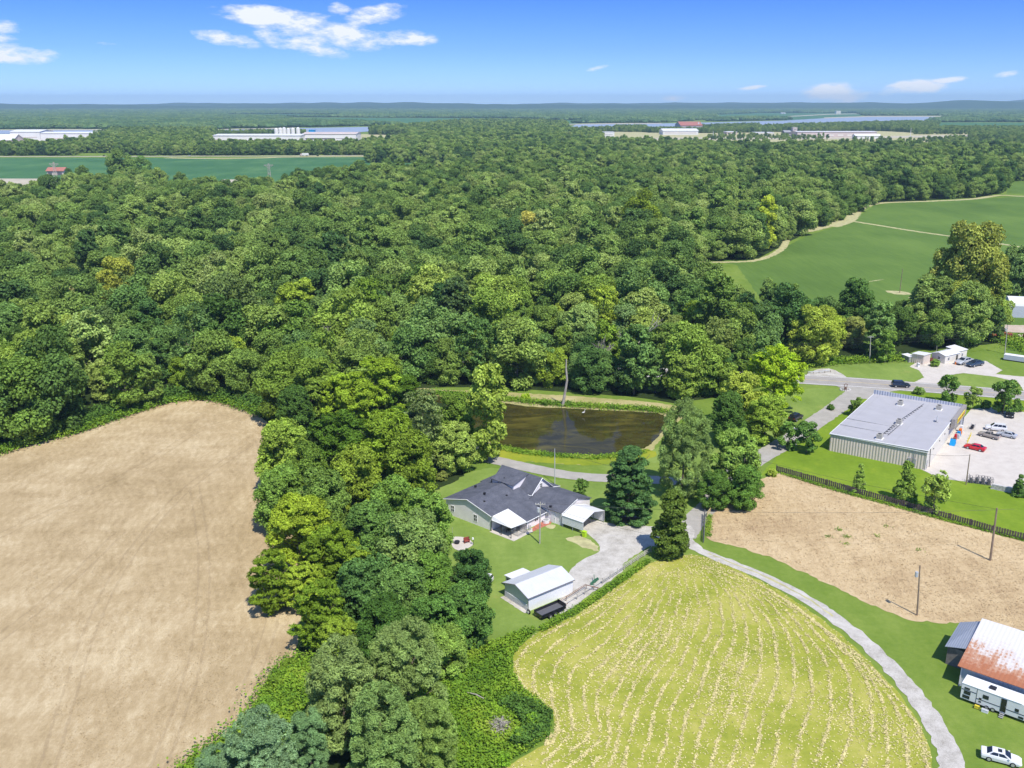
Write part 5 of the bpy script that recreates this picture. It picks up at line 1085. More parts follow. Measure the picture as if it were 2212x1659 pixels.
# ---- vehicles
def vehicle(kind, rear, front, mat, label, left=True, cat='car', group=None, scale=None, name='parked_car'):
    """rear, front: ground points under the near-side wheels; left: that side is the car's left"""
    d = (front - rear); wb = d.length; s_ = wb / {'sedan': 2.75, 'suv': 2.85, 'pickup': 3.2}[kind]
    if scale: s_ = scale
    ang = math.atan2(d.y, d.x); side = 1 if left else -1
    n_ = Vector((math.sin(ang), -math.cos(ang))) * side; c = (rear.xy + front.xy) / 2 + n_ * .8 * s_
    e = thing(name, label, cat, (c.x, c.y, 0.055), ang, group); e.scale = (s_,)*3
    W = {'sedan': .9, 'suv': .98, 'pickup': .97}[kind]
    WB = {'sedan': 2.75, 'suv': 2.85, 'pickup': 3.2}[kind] / 2
    if kind == 'sedan': st = [(-2.35,.55,.95),(-2.25,.3,1.0),(-1.6,.25,1.03),(0,.25,.98),(1.2,.25,.95),(2.0,.28,.82),(2.3,.34,.68),(2.4,.45,.6)]; cab = (-1.75,1.15,-1.05,.35,1.42,.96)
    elif kind == 'suv': st = [(-2.35,.6,1.1),(-2.3,.38,1.2),(-1.6,.32,1.18),(0,.32,1.15),(1.3,.32,1.12),(2.0,.35,1.02),(2.35,.42,.9),(2.42,.55,.8)]; cab = (-2.28,1.25,-2.0,.45,1.8,1.13)
    else: st = [(-2.7,.6,1.05),(-2.65,.42,1.12),(-1.8,.36,1.12),(0,.36,1.1),(1.4,.36,1.1),(2.2,.4,1.02),(2.6,.48,.9),(2.66,.6,.82)]; cab = (-.75,1.35,-.6,.55,1.72,1.08)
    m = MB(); ring = []
    for i_, (x_, z0, z1) in enumerate(st):
        w_ = W * (1 if 0 < i_ < len(st)-1 else .9) * (1 if i_ < len(st)-2 else .95); zm = z0 + (z1-z0)*.55
        ring.append([(x_,-w_*.94,z0),(x_,-w_,zm),(x_,-w_*.93,z1-.06),(x_,-w_*.82,z1),(x_,w_*.82,z1),(x_,w_*.93,z1-.06),(x_,w_,zm),(x_,w_*.94,z0)])
    vs = [p for r__ in ring for p in r__]; fs_ = [tuple(range(7,-1,-1)), tuple(range(len(vs)-8, len(vs)))]
    for i_ in range(len(ring)-1):
        for k_ in range(8): a = i_*8+k_; b = i_*8+(k_+1)%8; fs_.append((a, b, b+8, a+8))
    m.add(vs, fs_); body = m.build('body', mat, e, smooth=False)
    xb0, xb1, xt0, xt1, zt_, zb = cab; wb_, wt = W*.86, W*.68
    bot = [(xb0,-wb_,zb),(xb1,-wb_,zb),(xb1,wb_,zb),(xb0,wb_,zb)]; top_ = [(xt0,-wt,zt_),(xt1,-wt,zt_),(xt1,wt,zt_),(xt0,wt,zt_)]
    MB().add(bot+top_, [(4,5,6,7),(0,1,5,4),(1,2,6,5),(2,3,7,6),(3,0,4,7)]).build('cabin', mat, e, bevel=.03)
    def glass(q, name, inset=.1, u0=.04, u1=.96):
        A, B, C, D = [Vector(v_) for v_ in q]                       # A,B bottom ; C,D top
        nn = (B-A).cross(D-A).normalized(); cen = (A+B+C+D)/4
        if (cen - Vector((0,0,zb))).dot(nn) < 0: nn = -nn
        f = lambda u, v_: (A.lerp(B, u)).lerp(D.lerp(C, u), v_) + nn*.022
        MB().quad(f(u0,inset), f(u1,inset), f(u1,1-inset*.8), f(u0,1-inset*.8)).build(name, M['glass'], e)
    glass((bot[1],bot[2],top_[2],top_[1]), 'windscreen', .06); glass((bot[0],bot[3],top_[3],top_[0]), 'rear_window', .1)
    for (a, b, c_, d__) in ((bot[0],bot[1],top_[1],top_[0]), (bot[3],bot[2],top_[2],top_[3])):
        cuts = {'sedan': ((.1,.47),(.51,.88)), 'suv': ((.04,.3),(.33,.6),(.63,.9)), 'pickup': ((.08,.42),(.46,.86))}[kind]
        for (u0, u1) in cuts: glass((a,b,c_,d__), 'side_window', .12, u0, u1)
    for xw in (-WB, WB):
        for sy in (-1, 1):
            y0 = sy*(W-.2); y1 = sy*(W+.03); wh = MB().tube([(xw,y0,.34),(xw,y1,.34)], .35, 16).build('wheel', M['tyre'], e)
            MB().tube([(xw,y1-sy*.02,.34),(xw,y1+sy*.012,.34)], .22, 12).build('rim', M['rim'], wh)
    xe = st[-1][0]; ze = st[-1][2]
    for sy in (-1, 1):
        MB().box(xe-.25, xe+.015, sy*W*.66-.16, sy*W*.66+.16, ze-.14, ze-.0).build('headlight', M['lamp'], e)
        MB().box(st[0][0]-.015, st[0][0]+.1, sy*W*.7-.13, sy*W*.7+.13, st[0][2]-.28, st[0][2]-.1).build('tail_light', M['tail'], e)
        MB().box(xb1-.35, xb1-.15, sy*(W+.02)-.08, sy*(W+.02)+.08, zb, zb+.14).build('mirror', mat, e)
    if kind == 'pickup': MB().box(-2.6, -.85, -W*.8, W*.8, 1.115, 1.135).build('truck_bed', M['dark'], e)
    if kind in ('sedan',) and 'sunroof' in label: MB().box(-.45,.05,-.35,.35,zt_,zt_+.012).build('sunroof', M['glass'], e)
    return e
vehicle('sedan', Q(2965.4,2284), Q(3037,2302.6), M['cwhite'], 'white sedan with a dark sunroof on the grass by the gravel lane', False)
vehicle('suv', Q(2687,1163), Q(2719.7,1164.2), M['cdark'], 'dark blue-black estate wagon driving on the main road', False, name='car')
vehicle('suv', Q(3007,1297), Q(2967.8,1292.2), M['cwhite'], 'white sport utility car in the store parking lot', True, 'car', 'cars in the store parking lot')
vehicle('pickup', Q(2980.5,1319.5), Q(2943.7,1310), M['ctan'], 'tan pickup truck with a dark bed in the store parking lot', True, 'pickup truck', 'cars in the store parking lot', name='parked_truck')
vehicle('sedan', Q(3034.7,1317), Q(2999.5,1309.5), M['csilver'], 'silver sedan behind the tan pickup in the store parking lot', True, 'car', 'cars in the store parking lot')
vehicle('sedan', Q(2939.5,1356), Q(2902.7,1347.5), M['cred'], 'bright red coupe nearest the store wall', True, 'car', 'cars in the store parking lot')
p_ = Q(3040,1246); vehicle('suv', p_, p_ + Vector((-1.3,-2.35,0)), M['cblack'], 'black sport utility car parked by the hedge behind the store', True, 'car', 'cars in the store parking lot')
vehicle('sedan', Q(2913,1091.5), Q(2888,1096), M['csilver'], 'silver sedan parked by the mobile home', True)
vehicle('sedan', Q(2944,1098), Q(2921,1102.5), M['cblue'], 'dark blue convertible beside the silver sedan', True)
p_ = Q(2388,1266); vehicle('suv', p_, p_ + Vector((1.9,2.1,0)), M['cblack'], 'black car half hidden behind a dark tree on the side lane', False)
p_ = Q(2404,1300); vehicle('sedan', p_, p_ + Vector((-1.9,-2.0,0)), M['cwhite'], 'white car behind the pair of dark trees on the side lane', True)
p_ = P(1052,1262); vehicle('suv', p_, p_ + Vector((-2.0,.8,0)), M['cwhite'], 'white car parked at the lawn edge under a dark tree', True)
# ---- store
F_ = Q(2400+1235/3.292, 1100+1025/3.292); B_ = Q(2400+283/3.292, 1100+830/3.292)
st_ = thing('store', 'large flat-roofed store with beige ribbed walls and a yellow sign', 'store', F_, frame_rot(F_, B_)); sr = st_.rotation_euler.z
LX, LY = 36.0, 20.4
MB().box(.1, LX-.1, .12, LY, -.05, 4.05).build('ribbed_wall', M['greypanel'], st_)
MB().box(0.02, LX-.12, 0, .11, -.05, 4.3).build('front_wall', M['cream'], st_)
MB().slab([(-.1,-.1,4.55),(LX,-.1,4.55),(LX,LY+.1,4.12),(-.1,LY+.1,4.12)], .3).build('roof', M['storeroof'], st_)
m = MB(); m.box(-.16,-.1,-.16,LY+.1,3.98,4.16); m.box(-.16,LX,LY+.1,LY+.2,3.9,4.18); m.tube([(-.12,-.12,4.5),(-.12,LY,4.1)], .09, 4); m.tube([(-.1,-.14,4.52),(22.4,-.14,4.52)], .09, 4); m.build('eave_trim', M['white'], st_)
MB().box(LX, LX+.12, -.9, LY+.2, 0, 5.25).build('parapet', M['parapet'], st_)
MB().box(22.4, LX, -1.1, -.3, 3.0, 5.3).build('fascia', M['fascia'], st_)
sg = MB().box(25.3, 33.6, -1.22, -1.12, 3.55, 4.75).build('sign', M['signyellow'], st_)
cu = bpy.data.curves.new('sign_lettering', 'FONT'); cu.body = 'DOLLAR GENERAL'; cu.size = 1.05; cu.extrude = .01; cu.align_x = 'CENTER'; cu.align_y = 'CENTER'
to = bpy.data.objects.new('tmp', cu); COL.objects.link(to); dg = bpy.context.evaluated_depsgraph_get(); me_ = bpy.data.meshes.new_from_object(to.evaluated_get(dg)); bpy.data.objects.remove(to)
lt_ = bpy.data.objects.new('sign_lettering', me_); COL.objects.link(lt_); me_.materials.clear(); me_.materials.append(M['signtext']); lt_.parent = sg; lt_.location = (29.45, -1.24, 4.15); lt_.rotation_euler = (math.pi/2, 0, 0); lt_.scale = (.86, 1, 1)
MB().box(31.0, 35.6, -.06, -.02, 0, 2.4).build('glass_front', M['glass'], st_)
d1 = MB().box(.5, 1.35, -.05, 0, 0, 2.0).build('door', M['grey'], st_); MB().box(.6,.7,-.09,-.05,.95,1.1).build('handle', M['dark'], d1)
for a in (6, 12, 17.5, 21.5): MB().box(a-.12, a+.12, -.15, 0, 3.0, 3.2).build('wall_light', M['dark'], st_)
m = MB(); m.tube([(2.5,-.3,.1),(2.5,-.08,4.2)], .07, 5); m.build('downpipe', M['dark'], st_)
me__ = MB(); [me__.box(-.35,-.02+.1,2.0+k_*1.1,2.5+k_*1.1,.6,2.2) for k_ in range(2)]; me__.tube([(-.15,2.25,2.2),(-.15,2.25,3.9)], .06, 5); me__.build('electric_meter', M['grey'], st_)
m = MB(); 
for a in (7.0, 19.0): m.slab([(-.05+0,a,4.57-a*.0211),(LX,a,4.57-a*.0211),(LX,a+.05,4.57-a*.0211),(-.05,a+.05,4.57-a*.0211)], .01)
for a in (6.9, 12.2): m.box(a, a+.05, 9.5, LY, 4.24, 4.36)
m.build('roof_seam', M['grey'], st_)
for i_, (a, b) in enumerate(((29.9,12.7),(30.7,4.1),(14.8,9.4),(2.1,10.4))):
    e = thing('roof_unit', ['boxy air conditioning unit on the store roof, back left','boxy air conditioning unit on the store roof, back right','boxy air conditioning unit in the middle of the store roof','boxy air conditioning unit at the near edge of the store roof'][i_], 'air conditioner', at_local(st_, a, b), sr, 'air conditioning units on the store roof')
    e.location.z = 4.56 - b*.0211; MB().box(-.7,.7,-.55,.55,.12,1.15).build('casing', M['palewood'], e); MB().cyl(0,0,1.15,1.2,.42,14).build('fan', M['dark'], e); MB().box(-1.0,1.0,-.75,.75,0,.12).build('curb', M['white'], e); MB().box(.7,1.3,-.4,.4,.2,.8).build('duct', M['cream'], e)
e = thing('satellite_dish', 'grey satellite dish on the store roof', 'satellite dish', at_local(st_, 20.9, 2.6), sr); e.location.z = 4.5; m = MB()
for k_ in range(3): m.cyl(0, 0, 0, .1, .1)
m = MB(); m.tube([(0,0,0),(0,0,.9)], .05, 6); m.tube([(-.6,-.4,.03),(.6,.4,.03)], .04, 4); m.tube([(-.6,.4,.03),(.6,-.4,.03)], .04, 4); m.build('mast', M['grey'], e)
m = MB(); vs = [(0,.12,.95)]; fs_ = []
for k_ in range(16): a = 2*math.pi*k_/16; vs.append((.65*math.cos(a), -.12, .95+.65*math.sin(a)))
for k_ in range(16): fs_.append((0, 1+k_, 1+(k_+1)%16))
m.add(vs, fs_).build('reflector', M['csilver'], e)
e = thing('roof_pipe_run', 'dark pipe run on small blocks along the store roof', 'pipe', at_local(st_, 3.2, 10.6), sr); e.location.z = 4.36
m = MB(); m.tube([(0,0,.15),(11.5,-.6,.18),(30,-2.6,.2)], .05, 5); m.tube([(2.0,-1.2,.15),(11.5,-1.7,.18)], .05, 5); m.build('pipe', M['dark'], e)
m = MB(); 
for k_ in range(20): t_ = k_/19; m.box(.2+28*t_-.15, .2+28*t_+.15, -2.5*t_-.2, -2.5*t_+.2, 0, .1)
for k_ in range(5): m.tube([(3+1.6*k_,-.1,.14),(3+1.6*k_,-1.4,.14)], .04, 4)
m.build('support_blocks', M['darkgrey'], e)
# goods outside the store
goods = [(20.0,-1.6,'blue','blue tarp covered display by the store wall','tarp_stack',(1.3,1.1,1.3)),(22.0,-1.5,'rustframe','dark stacked goods right of the blue tarp','goods_stack',(.7,.6,1.1)),
 (24.0,-1.4,'cred','red and white boxed goods against the store wall','goods_stack',(.9,.6,1.3)),(25.6,-1.6,'csilver','pale bagged goods on a pallet by the store wall','goods_stack',(1.2,.8,.9)),
 (27.3,-1.5,'blue','small blue wrapped goods beside the pale pallet','goods_stack',(.9,.8,1.0)),(29.0,-1.5,'orange','orange boxed goods beside the store doors','goods_stack',(1.1,.7,1.2)),(30.6,-1.4,'white','white ice chest by the store doors','ice_chest',(1.0,.7,1.6))]
for (a, b, mt, lab, nm, dm_) in goods:
    e = thing(nm, lab, 'goods', at_local(st_, a, b), sr); dx, dy, dz = dm_; m = MB()
    if nm == 'tarp_stack': m.prism([(-dx*.7,0),(dx*.7,0),(dx*.4,dz),(-dx*.25,dz*1.1)], -dy/2, dy/2, 'y')
    else: [m.box(-dx/2+.04*k_, dx/2-.03*k_, -dy/2+.03*k_, dy/2-.02*k_, .12+k_*dz/3, .12+(k_+.92)*dz/3) for k_ in range(3)]
    m.build('load', M[mt], e); MB().box(-dx/2-.05, dx/2+.05, -dy/2-.05, dy/2+.05, 0, .12).build('pallet', M['palewood'], e)
for i_, (a, b) in enumerate(((22.6,-4.2),(24.4,-4.1),(26.4,-4.0),(28.4,-3.9))):
    o = MB().cyl(0,0,0,1.0,.09,10).cyl(0,0,1.0,1.06,.07,10).build('bollard', M['signyellow'], None, at_local(st_, a, b)); tag(o, 'yellow bollard in front of the store goods', 'bollard', 'yellow bollards in front of the store')
e = thing('cart_rack', 'dark rack of shopping carts beside the store doors', 'cart rack', at_local(st_, 34.0, -3.2), sr); m = MB()
for k_ in range(5): m.box(-.3+k_*.35,-.05+k_*.35,-.3,.3,.35,.9)
m.build('carts', M['dark'], e); m = MB(); m.tube([(-.4,-.4,0),(-.4,-.4,1.1),(1.6,-.4,1.1),(1.6,-.4,0)], .04, 5); m.tube([(-.4,.4,0),(-.4,.4,1.1),(1.6,.4,1.1),(1.6,.4,0)], .04, 5); m.build('rails', M['grey'], e)
e = thing('cage_stack', 'jumble of dark metal cages and racks at the edge of the parking lot', 'cages', at_local(st_, -1.0, -10.8), sr+math.pi/2+.3); m = MB(); rr = random.Random(5)
for k_ in range(9):
    x0 = -2.4+.55*k_; h_ = rr.uniform(.9,1.6)
    for z_ in (.05, h_*.5, h_): m.tube([(x0,-.7,z_),(x0+.45,-.7,z_),(x0+.45,.5,z_),(x0,.5,z_),(x0,-.7,z_)], .03, 4)
    for (dx, dy) in ((0,-.7),(.45,-.7),(.45,.5),(0,.5)): m.tube([(x0+dx,dy,0),(x0+dx,dy,h_)], .03, 4)
    if k_ % 2: m.box(x0+.05,x0+.4,-.6,.4,.1,h_*.7)
m.build('racks', M['darkgrey'], e)
a = at_local(st_, -2.6, -13.1); b = at_local(st_, -2.5, -19.5); e = thing('block_wall', 'low wall of pale stacked stone at the right edge of the parking lot', 'wall', a, math.atan2(b.y-a.y, b.x-a.x)); m = MB()
for r__ in range(4):
    for k_ in range(11): m.box(k_*.6+(r__%2)*.3, k_*.6+.56+(r__%2)*.3, -.3+rr.uniform(-.03,.03), .3, r__*.28, r__*.28+.26)
m.build('stones', M['stone'], e)
# ---- long dark fence, posts are too many to show apart: pickets in one panel mesh per bay
FP = [(1676,1019),(1841.4,1065.9),(1950,1096),(2050,1124),(2143.9,1151),(2212,1168),(2420,1222)]
fpw = [P(a, b) for a, b in FP]; e = thing('privacy_fence', 'long dark weathered wooden picket fence between the tan field and the lawn', 'fence', fpw[0], 0)
m = MB(); rail = MB(); o0 = fpw[0]; seg = []
for a, b in zip(fpw[:-1], fpw[1:]):
    L_ = (b-a).length; n_ = int(L_/.42); d = (b-a)/L_; nn = Vector((-d.y, d.x, 0)); ang = math.atan2(d.y, d.x)
    for k_ in range(n_):
        c = a + d*(k_+.5)*L_/n_ - o0; h_ = 1.42 + rr.uniform(-.06,.06); q = [c - d*.155 - nn*.02, c + d*.155 - nn*.02, c + d*.155 + nn*.02, c - d*.155 + nn*.02]
        m.add([(v_.x, v_.y, 0) for v_ in q]+[(v_.x, v_.y, h_) for v_ in q], [(4,5,6,7),(0,1,5,4),(1,2,6,5),(2,3,7,6),(3,0,4,7)])
    for z_ in (.35, 1.15): rail.tube([(a-o0)+nn*.06+Vector((0,0,z_)), (b-o0)+nn*.06+Vector((0,0,z_))], .045, 4)
    n_ = max(1, int(L_/2.6))
    for k_ in range(n_):
        c = a + d*k_*L_/n_ - o0 + nn*.14; MB().box(c.x-.06,c.x+.06,c.y-.06,c.y+.06,0,1.5).build('fence_post', M['fencewood'], e)
m.build('pickets', M['fencewood'], e); rail.build('rails', M['fencewood'], e)
a, b = P(1521.5,1113.6), P(1519.2,1172.2); e = thing('board_fence', 'short dark slatted fence at the left end of the tan field', 'fence', b, 0); m = MB(); L_ = (a-b).length; d = (a-b)/L_
for k_ in range(24): c = d*k_*L_/24; m.box(c.x-.05,c.x+.05,c.y-.1,c.y+.1,0,1.5+rr.uniform(-.15,.1))
for z_ in (.4,1.1): m.tube([(.08,0,z_),(d.x*L_+.08,d.y*L_,z_)], .05, 4)
m.build('slats', M['darkgrey'], e)
a, b = Q(2120,1553), Q(2131,1539); e = thing('swing_gate', 'yellowish bar gate at the corner of the tan field', 'gate', a, 0); m = MB()
for z_ in (.3,.6,.9,1.1): m.tube([(0,0,z_),(b.x-a.x,b.y-a.y,z_)], .045, 4)
m.build('bars', M['painty'], e)
# rail fence along the hay field
RF = [Vector((24.27,147.16,0)), Vector((21.5,144.0,0)), Vector((18.82,140.81,0)), Vector((14.72,135.90,0)), Vector((11.6,132.4,0)), Vector((8.86,129.43,0))]
e = thing('rail_fence', 'silvery wooden rail fence between the gravel drive and the hay field', 'fence', RF[0], 0)
for i_, (a, b) in enumerate(zip(RF[:-1], RF[1:])):
    L_ = (b-a).length; n_ = max(1, int(L_/1.9))
    for k_ in range(n_): c = a.lerp(b, k_/n_)-RF[0]; MB().box(c.x-.07,c.x+.07,c.y-.07,c.y+.07,0,1.1).build('fence_post', M['palewood'], e)
    m = MB()
    for z_ in ((.35,.65,.95) if i_ < 3 else (.75,)): m.tube([(a-RF[0])+Vector((0,0,z_)), (b-RF[0])+Vector((0,0,z_))], .06, 4)
    m.build('rail', M['palewood'], e)
# ---- utility poles and lines
POLES = {}
def pole(key, bx, by, tx, ty, label, arm=True, mat='wood', r=.15, trans=False, lean=None):
    bx, by, tx, ty = bx/V, by/V, tx/V, ty/V; p = P(bx, by); h_ = hgt(bx, by, ty); q = P(tx, ty, h_); dx, dy = q.x-p.x, 0
    e = thing('utility_pole', label, 'utility pole', p, 0); MB().tube([(0,0,-.3),(dx*.5,0,h_*.5),(dx,0,h_)], [r*1.15,r,r*.75], 9).build('pole', M[mat], e)
    if arm:
        MB().box(dx-.9,dx+.9,-.06,.06,h_-.5,h_-.38).build('crossarm', M[mat], e)
        for a in (-.8,-.35,.35,.8): MB().cyl(dx+a,0,h_-.38,h_-.2,.05,6).build('insulator', M['white'], e)
    if trans: MB().cyl(dx-.32,0,h_-1.9,h_-1.1,.24,12).build('transformer', M['csilver'], e)
    POLES[key] = Vector((p.x+dx, p.y, h_-.2)); return e
pole('a', 2970.5,1681.8, 2991,1524, 'tall wooden utility pole standing in the tan field near the fence', False, r=.17)
pole('b', 2751.5,1846.5, 2760,1696, 'wooden utility pole with a transformer at the tan field edge by the barn', False, trans=True, r=.12)
pole('c', 2898,1454, 2910,1363, 'slim utility pole at the edge of the store parking lot', False, 'palewood' and 'wood', r=.11)
pole('d', 2609,1086, 2612,1007, 'utility pole with a crossarm across the main road', True, 'palewood', r=.14)
pole('e', 1619,1631, 1621,1506, 'utility pole with transformers on the house lawn', True, r=.12, trans=True, mat='palewood')
pole('f', 1664.5,1452, 1664.2,1346, 'pale metal light pole on the lane behind the house', False, 'csilver', r=.09)
pole('g', 1139,1135, 1139,1030, 'pale utility pole standing among the trees left of the pond', False, 'palewood', r=.2)
pole('h', 2699,878, 2708,806, 'lone dark pole on a bare spot in the soybean field', False, r=.14)
pole('i', 3014,1062, 3023,975, 'pale utility pole at the right edge above the long white trailer', False, 'palewood', r=.13, trans=True)
pole('j', 2809,1058, 2811,1037, 'short pale pole behind the white shed', False, 'palewood', r=.08)
s0 = P(1943,633); sheet('bare_spot', [(s0.x-3,s0.y-2.5),(s0.x+4,s0.y-3),(s0.x+3,s0.y+3),(s0.x-4,s0.y+5)], .03, M['tanpath'], 2, .3, 1, True)
# leaning bare trunk in the pond
p_ = Q(1687,1219); h_ = hgt(1687/V,1219/V,1078/V); e = thing('dead_tree', 'tall bare curved tree trunk standing at the far edge of the pond', 'tree trunk', p_, 0)
q_ = P(1699/V,1078/V,h_); MB().tube([(0,0,-.3),(.55,0,h_*.25),(1.1,0,h_*.55),(q_.x-p_.x-.02,0,h_*.8),(q_.x-p_.x,0,h_)], [.42,.34,.28,.22,.14], 9).build('trunk', M['palebark'], e)
e = thing('heron', 'white wading bird standing in the pond', 'bird', Q(1751,1247)); m = MB(); m.tube([(-.45,0,.75),(-.2,0,.85),(.15,0,.95),(.25,0,1.15),(.2,0,1.4),(.3,0,1.6),(.42,0,1.62)], [.04,.16,.15,.07,.05,.07,.02], 8); m.build('body', M['white'], e); m = MB(); m.tube([(-.05,.05,0),(-.05,.05,.8)], .02, 4); m.tube([(.05,-.05,0),(.05,-.05,.8)], .02, 4); m.build('leg', M['dark'], e)
def wire(a, b, sag, label, r=.022):
    pts = [a.lerp(b, k_/12) - Vector((0,0,sag*4*(k_/12)*(1-k_/12))) for k_ in range(13)]
    tag(MB().tube(pts, r, 4, False).build('power_line', M['dark'], None), label, 'cable')
wire(POLES['a'], Vector((49,173,7.0)), .5, 'thin dark cable crossing the tan field above the fence line')
wire(POLES['e'], POLES['a']+Vector((3,0,0)), 1.2, 'thin cable running from the lawn pole across the drive')
wire(POLES['e']+Vector((.2,0,-.3)), Vector((24.5,147.3,3.2)), .5, 'thin low cable from the lawn pole towards the cedar')
wire(POLES['f'], Vector((30,165,6.5)), .6, 'thin cable from the metal light pole across the pond grass')
wire(POLES['c'], POLES['c']+Vector((-10,6,-1.3)), .5, 'thin cable from the parking lot pole to the store wall')
for i_, dz in enumerate((0, -.5, -1.1, -1.9)):
    wire(POLES['d']+Vector((0,0,dz)), POLES['i']+Vector((0,0,dz)), 1.0, ['highest','second highest','second lowest','lowest'][i_]+' cable along the main road right of the crossarm pole')
    wire(POLES['d']+Vector((0,0,dz)), P(1560,812)+Vector((0,0,9+dz)), 1.0, ['highest','second highest','second lowest','lowest'][i_]+' cable along the main road left of the crossarm pole')
# ---- barn
def PB(x, y, z=0): return Q(2700+x/2.995, 1750+y/2.995, z)
F_ = PB(528, 920); d = (PB(1114,915,3.2) - PB(515,710,3.2)); ang = math.atan2(d.y, d.x)
ba = thing('barn', 'grey-blue barn with a rust streaked tin roof', 'barn', F_, ang); LB = 15.0
lr = [loc_in(ba, PB(*a)) for a in ((690,290,4.8),(1114,415,4.8),(580,270,3),(460,550,3),(585,595,3),(440,740,0))]; print('barn local', lr)
D_ = 11.2
MB().box(.1, LB, .1, D_-.2, -.05, 3.0).build('wall', M['barnblue'], ba)
MB().slab([(-.45,-.4,3.12),(LB+.3,-.4,3.12),(LB+.3,D_,4.9),(-.45,D_,4.9)], .08).build('roof', M['rust'], ba)
MB().prism([(.1,2.9),(D_-.3,2.9),(D_-.3,4.7),(.1,3.05)], .12, .3).build('gable_board', M['barnblue'], ba)
m = MB(); m.box(-.05,.1,-.02,.14,0,3.0); m.box(.1,LB,.04,.1,2.85,3.0); m.build('corner_trim', M['white'], ba)
ln = MB().box(-2.9, .08, 4.3, D_-.3, -.05, 2.75).build('lean_to', M['barnwood'], ba)
MB().slab([(-3.2,3.9,2.85),(-.47,3.9,3.55),(-.47,D_-.0,4.1+.3),(-3.2,D_-.0,3.2)], .07).build('lean_to_roof', M['tin'], ln)
# travel trailer
a = PB(535,1050); b = PB(1085,1255); ang = math.atan2(b.y-a.y, b.x-a.x); L_ = (b-a).length
e = thing('travel_trailer', 'white travel trailer with dark stripes parked along the barn', 'travel trailer', a, ang); TL = 8.3
prof = [(0,.45),(TL-.35,.45),(TL,.95),(TL-.1,1.7),(TL-.75,2.45),(TL-1.2,2.62),(0,2.62)]
m = MB(); m.prism([(x_, z_) for x_, z_ in prof], 0.02, 2.3, 'y'); bo = m.build('body', M['cwhite'], e)
MB().box(-.03, TL-1.25, -.03, 2.33, 2.62, 2.68).build('roof', M['white'], e); MB().box(.2, TL-1.5, 2.3, 2.75, .8, 2.3).build('slide_out', M['white'], e)
ac = MB().box(3.0,3.8,.8,1.5,2.68,2.92).build('air_conditioner', M['dark'], e, bevel=.05)
for (x0,x1,z0,z1,nm) in ((.35,1.0,1.95,2.2,'window'),(.35,1.15,1.2,1.7,'window'),(2.6,3.3,1.5,2.05,'window'),(6.4,6.85,1.3,1.75,'window'),(2.2,2.5,1.2,1.4,'vent'),(2.2,2.5,.75,.95,'vent'),(.25,1.1,.6,1.05,'storage_hatch'),(6.9,7.5,.55,.85,'storage_hatch')): MB().box(x0,x1,-.01,.02,z0,z1).build(nm, M['glass'], e)
do = MB().box(4.75,5.4,-.02,.02,.6,2.45).build('door', M['cblack'], e); MB().box(5.28,5.33,-.06,-.02,1.4,1.5).build('handle', M['grey'], do)
m = MB(); m.box(1.9,4.7,-.008,.02,1.12,1.2); m.box(5.45,7.6,-.008,.02,1.12,1.2); m.box(1.85,1.9,-.01,.02,.5,2.5); m.box(.05,1.8,-.008,.02,1.78,1.86); m.build('dark_stripe', M['dark'], e)
for x_ in (3.2, 3.95):
    for y_ in (0.02, 2.1): w_ = MB().tube([(x_,y_,.33),(x_,y_+.2,.33)], .33, 14).build('wheel', M['tyre'], e); MB().tube([(x_,y_-.01,.33),(x_,y_+.21,.33)], .18, 10).build('rim', M['rim'], w_)
m = MB(); [m.box(4.8,5.35,-.25-.22*k_,-.03-.22*k_,.38-.14*k_,.42-.14*k_) for k_ in range(3)]; m.build('step', M['grey'], e)
m = MB(); m.tube([(TL-.2,.6,.45),(TL+1.0,1.15,.45)], .05, 4); m.tube([(TL-.2,1.7,.45),(TL+1.0,1.15,.45)], .05, 4); m.tube([(TL+.9,1.15,0),(TL+.9,1.15,.5)], .05, 5); m.build('hitch', M['dark'], e)
o = thing('generator', 'small yellow generator on the grass beside the trailer', 'generator', a + Vector((math.cos(ang)*2.2+math.sin(ang)*.45, math.sin(ang)*2.2-math.cos(ang)*.45, 0)), ang); MB().box(-.28,.28,-.2,.2,.1,.42).build('engine', M['signyellow'], o); m = MB(); [m.tube([(-.32,y_,0),(-.32,y_,.5),(.32,y_,.5),(.32,y_,0)], .025, 4) for y_ in (-.22,.22)]; m.build('frame', M['dark'], o)
o = thing('cooler', 'white cooler box on the grass beside the trailer', 'cooler', a + Vector((math.cos(ang)*3.2+math.sin(ang)*.6, math.sin(ang)*3.2-math.cos(ang)*.6, 0)), ang); MB().box(-.4,.4,-.2,.2,0,.32).build('box', M['white'], o, bevel=.03); MB().box(-.41,.41,-.21,.21,.33,.4).build('lid', M['csilver'], o)
# brush pile and log
e = thing('brush_pile', 'grey heap of dead branches in the bright weeds', 'brush pile', P(1082,1578)); m = MB()
for k_ in range(260):
    a_ = rr.uniform(0,6.28); r0_ = abs(rr.gauss(0,1.0)); x_, y_ = r0_*math.cos(a_), r0_*1.5*math.sin(a_); z_ = max(.1, 1.5-r0_*.6)*rr.uniform(.4,1); d1_ = rr.uniform(0,6.28); L_ = rr.uniform(.5,1.4)
    m.tube([(x_,y_,z_),(x_+math.cos(d1_)*L_*.5,y_+math.sin(d1_)*L_*.5,z_+rr.uniform(-.1,.3)),(x_+math.cos(d1_)*L_,y_+math.sin(d1_)*L_,z_+rr.uniform(-.3,.3))], [.045,.035,.015], 4, False)
m.build('dead_branches', M['brushpile'], e)
p_ = P(1010,1510); tag(MB().tube([(0,0,1.0),(1.1,-.6,1.15),(2.2,-1.3,1.0)], [.05,.09,.06], 6).build('fallen_log', M['palebark'], None, p_), 'fallen bare log lying on the bright weeds', 'log')
